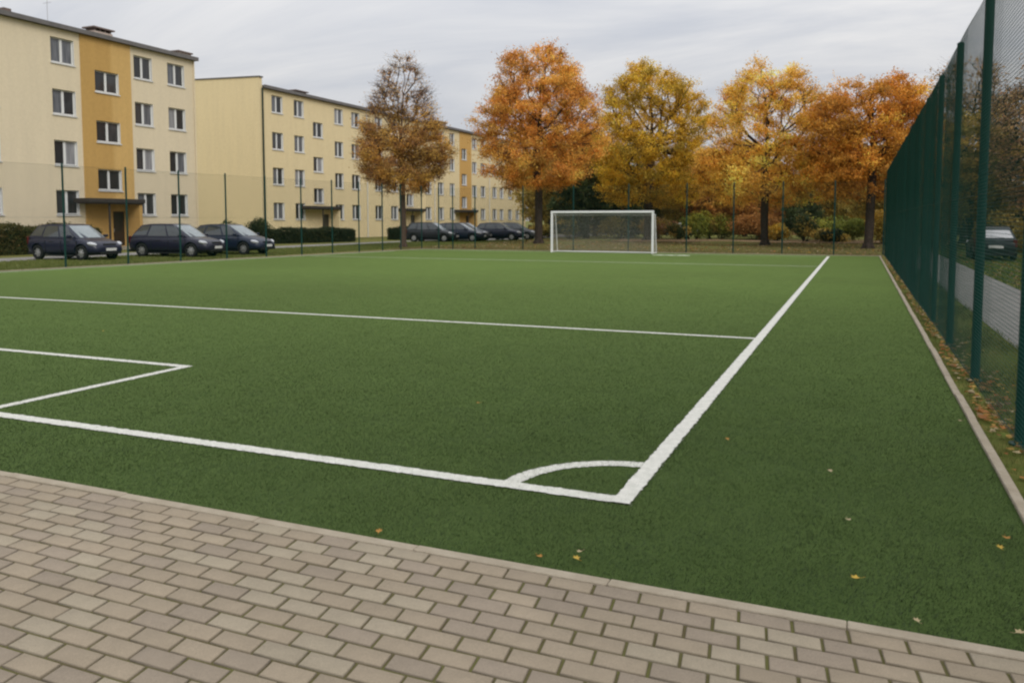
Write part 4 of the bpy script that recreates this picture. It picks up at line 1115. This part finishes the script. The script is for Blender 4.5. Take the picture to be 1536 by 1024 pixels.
def make_tree(name, loc, rz, label, group, H, crown, trunk_r, fork, colors, n_att=330, n_leaf=60, leaf=0.15, blob=0.42, seed=1, sparse_top=0.0, twigs=6, hollow=0.35, bark=None, lobes=0.16, cat='tree', lean=0.02, bare=0.0, bf=0.6, gain=1.3):
    """crown: list of (height, radius); colors: list of rgb"""
    r_ = np.random.default_rng(seed)
    root = empty(name, (*loc, -0.03), rz, label, cat, group)
    hs = np.array([c[0] for c in crown]); rs = np.array([c[1] for c in crown])
    ph = r_.uniform(0, 6.28, 6)
    pts = []
    wts = None
    while len(pts) < n_att:
        h = r_.uniform(hs[0], hs[-1]); rad = np.interp(h, hs, rs); rm_ = rs.max()
        if r_.random() > (rad/rm_)**1.6+.03: continue
        a = r_.uniform(0, 2*math.pi)
        k = 1+lobes*(math.sin(2*a+ph[0]+h*.9)+.7*math.sin(3*a+ph[1]-h*1.7)+.6*math.sin(5*a+ph[2]+h*2.3))*.6
        rr = (hollow+(1-hollow)*r_.random())**.6*rad*k
        p = np.array([math.cos(a)*rr, math.sin(a)*rr, h])
        if pts and min(np.sum((np.array(pts[-60:])-p)**2, axis=1)) < .10: continue
        pts.append(p)
    lx, ly = r_.normal(0, lean, 2)
    tk = [np.array([lx*hh, ly*hh, hh])+np.array([math.sin(hh*1.1+ph[3]), math.cos(hh*.9+ph[4]), 0])*.03*min(1, hh) for hh in np.linspace(0, fork, 6)]
    # a leader that continues into the crown
    top = hs[-1]*.80
    for hh in np.linspace(fork, top, 7)[1:]: tk.append(np.array([lx*hh+.12*math.sin(hh*.8+ph[5]), ly*hh+.12*math.cos(hh*.7+ph[4]), hh]))
    P, par = mst_tree(pts, tk, bf=bf, up=1.1)
    # add leader relaxation: children counts give the radii
    n = len(P); cnt = np.zeros(n); has = np.zeros(n, bool)
    for i in range(n):
        if par[i] >= 0: has[par[i]] = True
    for i in range(n-1, 0, -1):
        if not has[i]: cnt[i] = 1
    order = list(range(n-1, 0, -1))
    # parents always precede children except along the trunk, which is ordered too
    for i in order: cnt[par[i]] += max(cnt[i], 1) if True else 0
    tot = cnt[0]
    rad = trunk_r*(np.maximum(cnt, 1)/tot)**.47
    rad = np.maximum(rad, .009)
    p0, p1, r0, r1 = [], [], [], []
    for i in range(1, n):
        a, b = P[par[i]], P[i]
        ra = min(rad[par[i]], rad[i]*1.35) if i >= 6 else rad[par[i]]
        # bend each branch: leave the parent sideways, arrive upwards
        ln = np.linalg.norm(b-a)
        if ln > .5 and i > 11:
            m1 = a*.66+b*.34+r_.normal(0, .04*ln, 3)-np.array([0, 0, .05*ln]); m2 = a*.33+b*.67+r_.normal(0, .04*ln, 3)-np.array([0, 0, .04*ln])
            ch = [a, m1, m2, b]
        else: ch = [a, b]
        for k in range(len(ch)-1):
            t0, t1 = k/(len(ch)-1), (k+1)/(len(ch)-1)
            p0.append(ch[k]); p1.append(ch[k+1]); r0.append(ra*(1-t0)+rad[i]*t0); r1.append(ra*(1-t1)+rad[i]*t1)
    # root flare
    for k in range(5):
        a = 2*math.pi*k/5+ph[0]
        p0.append(np.array([math.cos(a)*trunk_r*1.5, math.sin(a)*trunk_r*1.5, -.05])); p1.append(np.array([0, 0, .55])); r0.append(trunk_r*.35); r1.append(trunk_r*.6)
    p0, p1, r0, r1 = map(np.array, (p0, p1, r0, r1))
    big = r0 > .05
    Vb, Fb = tubes((p0[big], p1[big], r0[big], r1[big]), 9)
    Vs, Fs = tubes((p0[~big], p1[~big], r0[~big], r1[~big]), 4)
    # fine twigs around every crown point
    A = np.array(pts); m = len(A)
    tp = np.repeat(A, twigs, 0); dv = r_.normal(size=(len(tp), 3)); dv[:, 2] = np.abs(dv[:, 2])*.9+.1
    outw = tp.copy(); outw[:, 2] = 0; outw /= np.maximum(np.linalg.norm(outw, axis=1, keepdims=True), .1)
    dv = dv/np.linalg.norm(dv, axis=1, keepdims=True)+outw*.5
    te = tp+dv*r_.uniform(.3, 1.0, len(tp))[:, None]*blob*1.9
    Vt, Ft = tubes((tp, te, np.full(len(tp), .008), np.full(len(tp), .003)), 3)
    V = np.concatenate([Vb, Vs, Vt]); F = np.concatenate([Fb, Fs+len(Vb), Ft+len(Vb)+len(Vs)])
    np_mesh('trunk', V, F, bark or M['bark'], parent=root, smooth=True)
    # leaves
    cols = np.array(colors)
    ccol = cols[r_.integers(0, len(cols), m)]*(1+r_.normal(0, .16, m))[:, None]
    tone = np.sin(A[:, 0]*1.5+ph[2])*np.sin(A[:, 1]*1.4+ph[3])*np.sin(A[:, 2]*2.1+ph[4])
    ccol *= (1+.26*tone)[:, None]
    prob = np.ones(m)
    if sparse_top > 0:
        f = np.clip((A[:, 2]-hs[0])/(hs[-1]-hs[0]), 0, 1); prob = 1-sparse_top*np.clip((f-.22)/.45, 0, 1)
    if bare > 0: prob *= np.where(r_.random(m) < bare, .25, 1)
    nl = np.maximum((n_leaf*prob*r_.uniform(.55, 1.45, m)).astype(int), 1)
    src = np.repeat(np.arange(m), nl); k = len(src)
    # half round the node, half strung along its twigs
    off = np.clip(r_.normal(size=(k, 3)), -1.7, 1.7)*np.array([blob, blob, blob*.5])*.85
    use = r_.random(k) < .60
    tw = te[src*twigs+r_.integers(0, twigs, k)]; t = r_.random(k)[:, None]
    cent = A[src]+off
    cent[use] = (A[src]*(1-t)+tw*t+r_.normal(size=(k, 3))*.12)[use]
    lz = (cent[:, 2]-A[src][:, 2])/blob
    col = ccol[src]*(1+r_.normal(0, .18, k))[:, None]
    fade = np.clip(.5+.5*np.sin(cent[:, 0]*1.3+cent[:, 2]*1.1+ph[1]), 0, 1)[:, None]
    col = np.clip(col*(.86+.22*fade)*gain, .004, .95)
    Vl, Fl = leaf_quads(cent, leaf, r_)
    np_mesh('crown', Vl, Fl, M['leaf'], parent=root, col=np.repeat(col, 4, 0))
    return root

OR = [(0.60, 0.275, 0.055), (0.53, 0.235, 0.046), (0.65, 0.34, 0.07), (0.48, 0.26, 0.05)]
YO = [(0.55, 0.34, 0.035), (0.48, 0.30, 0.03), (0.62, 0.38, 0.04), (0.38, 0.27, 0.04)]
YE = [(0.72, 0.39, 0.06), (0.66, 0.32, 0.05), (0.62, 0.36, 0.055), (0.74, 0.45, 0.09)]
DO = [(0.50, 0.225, 0.034), (0.44, 0.19, 0.03), (0.54, 0.27, 0.04), (0.40, 0.20, 0.034)]
BR = [(0.34, 0.20, 0.05), (0.40, 0.24, 0.055), (0.28, 0.14, 0.05), (0.42, 0.22, 0.05)]
BG = [(0.52, 0.32, 0.16), (0.58, 0.38, 0.16), (0.46, 0.25, 0.13)]
GR = [(0.06, 0.08, 0.028), (0.085, 0.105, 0.035), (0.05, 0.06, 0.024)]
YG = [(0.32, 0.34, 0.05), (0.42, 0.40, 0.06), (0.24, 0.27, 0.05)]
OG = [(0.42, 0.31, 0.075), (0.50, 0.34, 0.075), (0.32, 0.26, 0.065)]

make_tree('autumn_tree', (-25.2, 42.6), 0, 'slender half bare brown tree with a sparse top in front of the yellow block', None, 11.9,
          [(3.3, 1.2), (4.2, 2.3), (5.6, 2.65), (7.2, 2.15), (9.0, 1.8), (10.4, 1.2), (11.3, .3)], .18, 3.0, BR, n_att=560, n_leaf=165, leaf=.072, blob=.34, seed=11, gain=1.55, sparse_top=.86, twigs=14, bark=M['bark_brown'], bf=.75, bare=.15)
make_tree('autumn_tree', (-20.3, 52.5), 1.0, 'tallest tree, bright orange, standing left of the goal', 'autumn trees behind the far end of the pitch', 14.0,
          [(3.8, 2.4), (5.0, 3.8), (6.8, 4.0), (8.8, 3.7), (10.8, 3.2), (12.3, 2.3), (13.2, 1.1)], .27, 3.9, OR, n_att=540, n_leaf=200, leaf=.095, blob=.44, seed=22, twigs=7, bare=.15, lobes=.18, gain=1.42)
make_tree('autumn_tree', (-15.2, 63.2), 2.0, 'broad ochre yellow tree rising behind the right end of the goal', 'autumn trees behind the far end of the pitch', 14.6,
          [(2.9, 3.2), (4.4, 4.5), (6.6, 4.7), (8.8, 4.2), (11.0, 3.6), (12.7, 2.5), (13.6, 1.1)], .36, 3.8, YO, n_att=560, n_leaf=220, leaf=.10, blob=.48, seed=33, twigs=6, bare=.13, lobes=.18, gain=1.42)
make_tree('autumn_tree', (-5.6, 55.0), 3.0, 'golden yellow tree second from the right in the row beyond the pitch', 'autumn trees behind the far end of the pitch', 12.2,
          [(2.7, 3.4), (4.0, 4.6), (5.8, 4.2), (7.8, 3.5), (9.6, 2.9), (10.9, 2.0), (11.7, .8)], .25, 3.1, YE, n_att=500, n_leaf=200, leaf=.09, blob=.43, seed=44, twigs=7, bare=.15, lobes=.18, gain=1.42)
make_tree('autumn_tree', (.5, 50.8), 4.0, 'round deep orange tree beside the far end of the tall right fence', 'autumn trees behind the far end of the pitch', 10.4,
          [(2.9, 2.3), (4.0, 3.2), (5.6, 3.35), (7.4, 3.25), (8.7, 2.6), (9.5, 1.3)], .25, 2.7, DO, n_att=470, n_leaf=220, leaf=.09, blob=.42, seed=58, twigs=6, bare=.08, lobes=.10, gain=1.42)

# background woodland trees: a few kinds, copied
def proto(kind):
    if kind == 'dark': return make_tree('evergreen_tree', (0, 0), 0, 'x', None, 9, [(1.2, 1.8), (3, 2.8), (5.5, 2.6), (7.5, 1.6), (9, .4)], .2, 1.5, GR, n_att=240, n_leaf=90, leaf=.17, blob=.5, seed=101, twigs=2)
    if kind == 'olive': return make_tree('woodland_tree', (0, 0), 0, 'x', None, 9, [(1.6, 1.8), (3.5, 3.2), (5.8, 3.2), (8, 2.2), (9.4, .6)], .2, 2.0, OG, n_att=240, n_leaf=85, leaf=.18, blob=.5, seed=102, twigs=3)
    if kind == 'bare': return make_tree('woodland_tree', (0, 0), 0, 'x', None, 11, [(2.4, 1.6), (5, 3.0), (8, 3.0), (10, 1.9), (11.5, .5)], .2, 2.5, BG, n_att=420, n_leaf=26, leaf=.12, blob=.5, seed=103, twigs=12)
    if kind == 'rust': return make_tree('woodland_tree', (0, 0), 0, 'x', None, 10, [(1.6, 1.8), (3.8, 3.3), (6.2, 3.3), (8.4, 2.2), (9.8, .6)], .2, 2.0, [(0.48, 0.22, 0.05), (0.38, 0.17, 0.045), (0.52, 0.28, 0.06)], n_att=260, n_leaf=85, leaf=.15, blob=.5, seed=104, twigs=4)
spots = [  # kind, x, y, scale, rot, label
    ('dark', -22.5, 70, 1.05, 0, 'dark green dense tree behind the left half of the goal'),
    ('dark', -19.3, 73, .95, 2, 'dark evergreen tree behind the middle of the goal'),
    ('olive', -27.5, 74, .95, 1, 'olive brown tree left of the goal behind the tallest orange tree'),
    ('rust', -24.8, 80, 1.1, 3, 'rust coloured tree in the gap between the tallest and the ochre tree'),
    ('olive', -14.3, 74, .80, 4, 'low olive tree behind the trunk of the ochre tree'),
    ('rust', -12.0, 72, .72, 5, 'small rust brown tree just right of the ochre tree'),
    ('olive', -10.0, 80, .95, .5, 'olive tree deep behind the gap right of the ochre tree'),
    ('rust', -7.5, 70, .66, 1.5, 'low reddish brown tree left of the golden tree trunk'),
    ('dark', -4.0, 68, .50, 2.5, 'small dark green tree just right of the golden tree trunk'),
    ('olive', -2.5, 76, .85, 3.5, 'olive tree between the golden and the deep orange tree'),
    ('olive', 1.5, 70, .8, 4.5, 'olive tree behind the trunk of the deep orange tree'),
    ('bare', 6.8, 66, 1.12, 5.5, 'thin reddish tree showing right above the deep orange tree'),
    ('bare', 9.6, 54, .95, .2, 'leafless tangled tree seen through the middle of the right fence'),
    ('olive', 6.6, 60, .9, 1.2, 'olive brown tree behind the far end of the right fence'),
    ('rust', 12.5, 50, 1.0, 2.2, 'rust orange tree seen through the fence near the right edge'),
    ('rust', 15.0, 44, .98, 3.2, 'rust brown tree at the right edge seen through the fence mesh'),
    ('bare', 14.5, 60, 1.1, 4.2, 'tall bare tree behind the rust tree beyond the right fence'),
    ('rust', 19.5, 52, 1.05, 5.2, 'rust tree at the far right edge behind the fence'),
    ('dark', 11.0, 44, .42, 1.9, 'small dark green tree right of the car behind the fence'),
    ('bare', -31.5, 92, 1.0, .9, 'bare tree far behind the last car of the far row'),
    ('olive', -31.0, 84, .95, 2.9, 'olive tree right of the end of the yellow block'),
    ('olive', 4.2, 84, .9, 3.9, 'distant olive tree closing the view along the right fence'),
]
protos = {}
for i, (k, x, y, s, r, lb) in enumerate(spots):
    if k not in protos: protos[k] = proto(k); o = protos[k]
    else: o = copy_tree(protos[k])
    o.location = (x, y, -.05); o.rotation_euler = (0, 0, r); o.scale = (s*1.02, s*1.02, s)
    o['label'] = lb; o['group'] = 'woodland trees in the background'

# far wood, one mass
def far_wood():
    n = 60000; r_ = np.random.default_rng(5)
    a = r_.uniform(-.75, .62, n); dist = r_.uniform(96, 150, n)
    x = np.sin(a)*dist; y = np.cos(a)*dist
    k = (x > -36)
    x, y, a, dist = x[k], y[k], a[k], dist[k]; n = len(x)
    top = 7.5+2.0*np.sin(a*31)+1.5*np.sin(a*57+1)+1*np.sin(a*97+2)+r_.normal(0, .5, n)
    z_ = top*r_.random(n)**.8
    c = np.array([(0.13, 0.085, 0.03), (0.17, 0.12, 0.035), (0.20, 0.11, 0.04), (0.09, 0.08, 0.03)])
    ci = (np.abs(np.sin(a*23)+np.sin(a*41))*2).astype(int) % 4
    V, F = leaf_quads(np.stack([x, y, z_], 1), 1.0, r_)
    o = np_mesh('far_wood', V, F, M['leaf'], col=np.repeat(c[ci]*r_.uniform(.7, 1.2, n)[:, None], 4, 0))
    tag(o, 'far off autumn wood closing the horizon behind the trees', 'wood', kind='stuff')
far_wood()

# ------------------------------------------------------------------ shrubs and hedges
def shrub(loc, rx, ry, h, cols, label, seed, n=5000, leaf=.09, group=None, name='shrub', rz=0):
    r_ = np.random.default_rng(seed)
    root = empty(name, (*loc, -.03), rz, label, 'shrub', group)
    nb = 26; ctr = []
    for i in range(nb):
        a = r_.uniform(0, 6.28); q = r_.random()**.5*.72; ctr.append((math.cos(a)*rx*q, math.sin(a)*ry*q, h*(.30+.45*r_.random()*(1-q*.5)), r_.uniform(.26, .46)))
    ctr = np.array(ctr); s = r_.integers(0, nb, n)
    d = r_.normal(size=(n, 3)); d /= np.linalg.norm(d, axis=1, keepdims=True); d *= (r_.random(n)**.35)[:, None]
    c = ctr[s, :3]+d*ctr[s, 3:4]*np.array([[rx, ry, h*.72]])
    c[:, 2] = np.abs(c[:, 2])+.02
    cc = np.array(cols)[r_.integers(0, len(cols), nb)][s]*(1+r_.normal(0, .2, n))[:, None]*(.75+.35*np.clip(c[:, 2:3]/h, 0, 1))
    V, F = leaf_quads(c, leaf, r_)
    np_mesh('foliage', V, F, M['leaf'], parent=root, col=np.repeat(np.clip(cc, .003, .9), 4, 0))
    b = MB()
    for q in ctr[:16]: b.tube((q[0]*.15, q[1]*.15, 0), tuple(q[:3]), .022, .008, n=5, caps=False)
    b.build('stem', M['bark'], root)
    return root
def hedge(p0, p1, wd, h, cols, label, seed, dens=900, leaf=.075, name='hedge'):
    r_ = np.random.default_rng(seed); p0 = np.array(p0); p1 = np.array(p1); L_ = np.linalg.norm(p1-p0)
    root = empty(name, (*((p0+p1)/2), -.03), math.atan2(*(p1-p0)[::-1]), label, 'hedge')
    n = int(dens*(L_*wd+2*L_*h+2*wd*h))
    x = r_.uniform(-.5, .5, n)*L_; y = r_.uniform(-.5, .5, n)*wd; z_ = r_.random(n)*h
    f = r_.integers(0, 5, n)
    z_ = np.where(f == 0, h, z_); y = np.where((f == 1) | (f == 3), -wd/2, np.where(f == 2, wd/2, y)); x = np.where((f == 4), np.sign(x)*L_/2, x)
    bul = 1+.07*np.sin(x*1.9+seed)+.05*np.sin(x*4.7)
    c = np.stack([x, y*bul, z_*bul], 1)+r_.normal(0, .06, (n, 3)); c[:, 2] = np.abs(c[:, 2])
    cl = np.array(cols); pi = ((np.sin(x*1.3+seed)+np.sin(z_*5+x*3)+r_.normal(0, .7, n))*1.2).astype(int) % len(cl)
    cc = cl[pi]*(1+r_.normal(0, .2, n))[:, None]
    V, F = leaf_quads(c, leaf, r_)
    np_mesh('foliage', V, F, M['leaf'], parent=root, col=np.repeat(np.clip(cc, .003, .9), 4, 0))
    b = MB(); b.box(-L_/2+.12, L_/2-.12, -wd/2+.12, wd/2-.12, .0, h-.12); b.build('stems', M['hedgecore'], root)
M['hedgecore'] = mat('hedge_inside', (0.02, 0.018, 0.01), .95, .05, var=.5, scale=8)
HG = [(0.07, 0.075, 0.02), (0.11, 0.09, 0.025), (0.045, 0.06, 0.018), (0.15, 0.10, 0.03)]
DG = [(0.03, 0.042, 0.016), (0.045, 0.055, 0.02), (0.022, 0.032, 0.013)]
hedge((-37.6, 16), (-37.9, 31.5), 1.3, 1.30, HG, 'mixed green and brown hedge under the ground floor of the cream block', 3)
hedge((-37.4, 37.0), (-37.2, 41.2), 1.0, .95, HG, 'short low hedge right of the cream block entrance', 4)
hedge((-38.3, 46.2), (-36.4, 53.5), 1.1, .98, DG+HG[:1], 'low dark hedge before the first windows of the yellow block', 5)
hedge((-36.3, 59.5), (-33.2, 66), 1.2, .95, DG, 'dark trimmed hedge left of the sparse brown tree trunk', 6)
shrub((-36.9, 35.3), .9, 1.0, .95, HG, 'olive shrub in front of the ochre entrance', 20, 2500)
shrub((-38.6, 45.6), 1.1, 1.15, 2.0, GR+DG, 'rounded dark green bush before the blank yellow gable', 21, 5200)
shrub((-38.9, 42.9), .75, .8, 1.75, GR+DG, 'smaller dark bush at the corner of the cream block', 22, 3200)
shrub((-32.6, 58.2), 1.1, 1.1, 1.5, [(0.26, 0.10, 0.03), (0.18, 0.08, 0.03)], 'reddish brown bush behind the sparse brown tree trunk', 23, 3500)
und = [(-15.7, 68.5, 1.9, 1.4, 2.3, BG+OG, 'brown bush just right of the goal'),
       (-12.6, 69.5, 1.6, 1.4, 2.7, YG, 'yellow green bush behind the first far fence post right of the goal'),
       (-10.6, 70.0, 1.5, 1.3, 2.5, YG+OG, 'green and gold bush right of the pale far car'),
       (-13.6, 67.0, 1.1, 1.1, 1.6, GR+OG, 'low dark bush in front of the yellow green bush'),
       (-7.6, 67.0, 2.2, 1.5, 2.6, [(0.46, 0.22, 0.06), (0.36, 0.18, 0.05)], 'wide rust bush left of the golden tree'),
       (-5.6, 64.5, 1.3, 1.0, 1.5, YO+OG, 'low golden bush left of the golden tree trunk'),
       (-1.5, 64.5, 2.5, 1.5, 2.3, YG, 'wide bright yellow green bush between the two right trees'),
       (-1.9, 62.4, 1.4, .9, 1.2, DG+OG, 'low dark bush in front of the wide yellow green bush'),
       (-3.6, 63.0, 1.0, 1.0, 2.6, GR+OG, 'dark green upright bush right of the golden trunk'),
       (1.6, 61.5, 1.6, 1.3, 2.6, OG+YO, 'olive gold bush behind the deep orange tree trunk'),
       (-18.9, 68.5, 2.2, 1.4, 2.3, OG+DG, 'dark bush behind the middle of the goal net'),
       (-22.8, 66.5, 2.0, 1.3, 1.9, DG+OG, 'dark bush behind the left post of the goal'),
       (-25.9, 68.0, 1.5, 1.3, 1.5, OG, 'olive bush between the last far car and the goal'),
       (4.2, 58.0, 1.4, 1.4, 2.2, OG+BG, 'brown bush behind the far end of the right fence'),
       (7.0, 50.5, 1.6, 1.4, 2.4, OG+DG, 'dark olive bush behind the car beyond the right fence'),
       (9.5, 40.0, 1.3, 1.2, 1.4, [(0.40, 0.18, 0.04), (0.30, 0.15, 0.04)], 'low orange bush right of the car behind the fence'),
       (11.5, 36.0, 1.4, 1.3, 2.3, DG, 'dark green bush at the right edge behind the fence'),
       (9.0, 47, 2.0, 1.4, 3.0, OG, 'olive bush under the bare tree behind the right fence'),
       (13.5, 41, 2.2, 1.4, 3.0, BG+OG, 'brown bush at the far right behind the fence')]
for i, (x, y, rx_, ry_, h, cl, lb) in enumerate(und):
    shrub((x, y), rx_, ry_, h, cl, lb, 40+i, int(2600*rx_*max(1, h/2)), .13, 'shrubs at the edge of the wood')
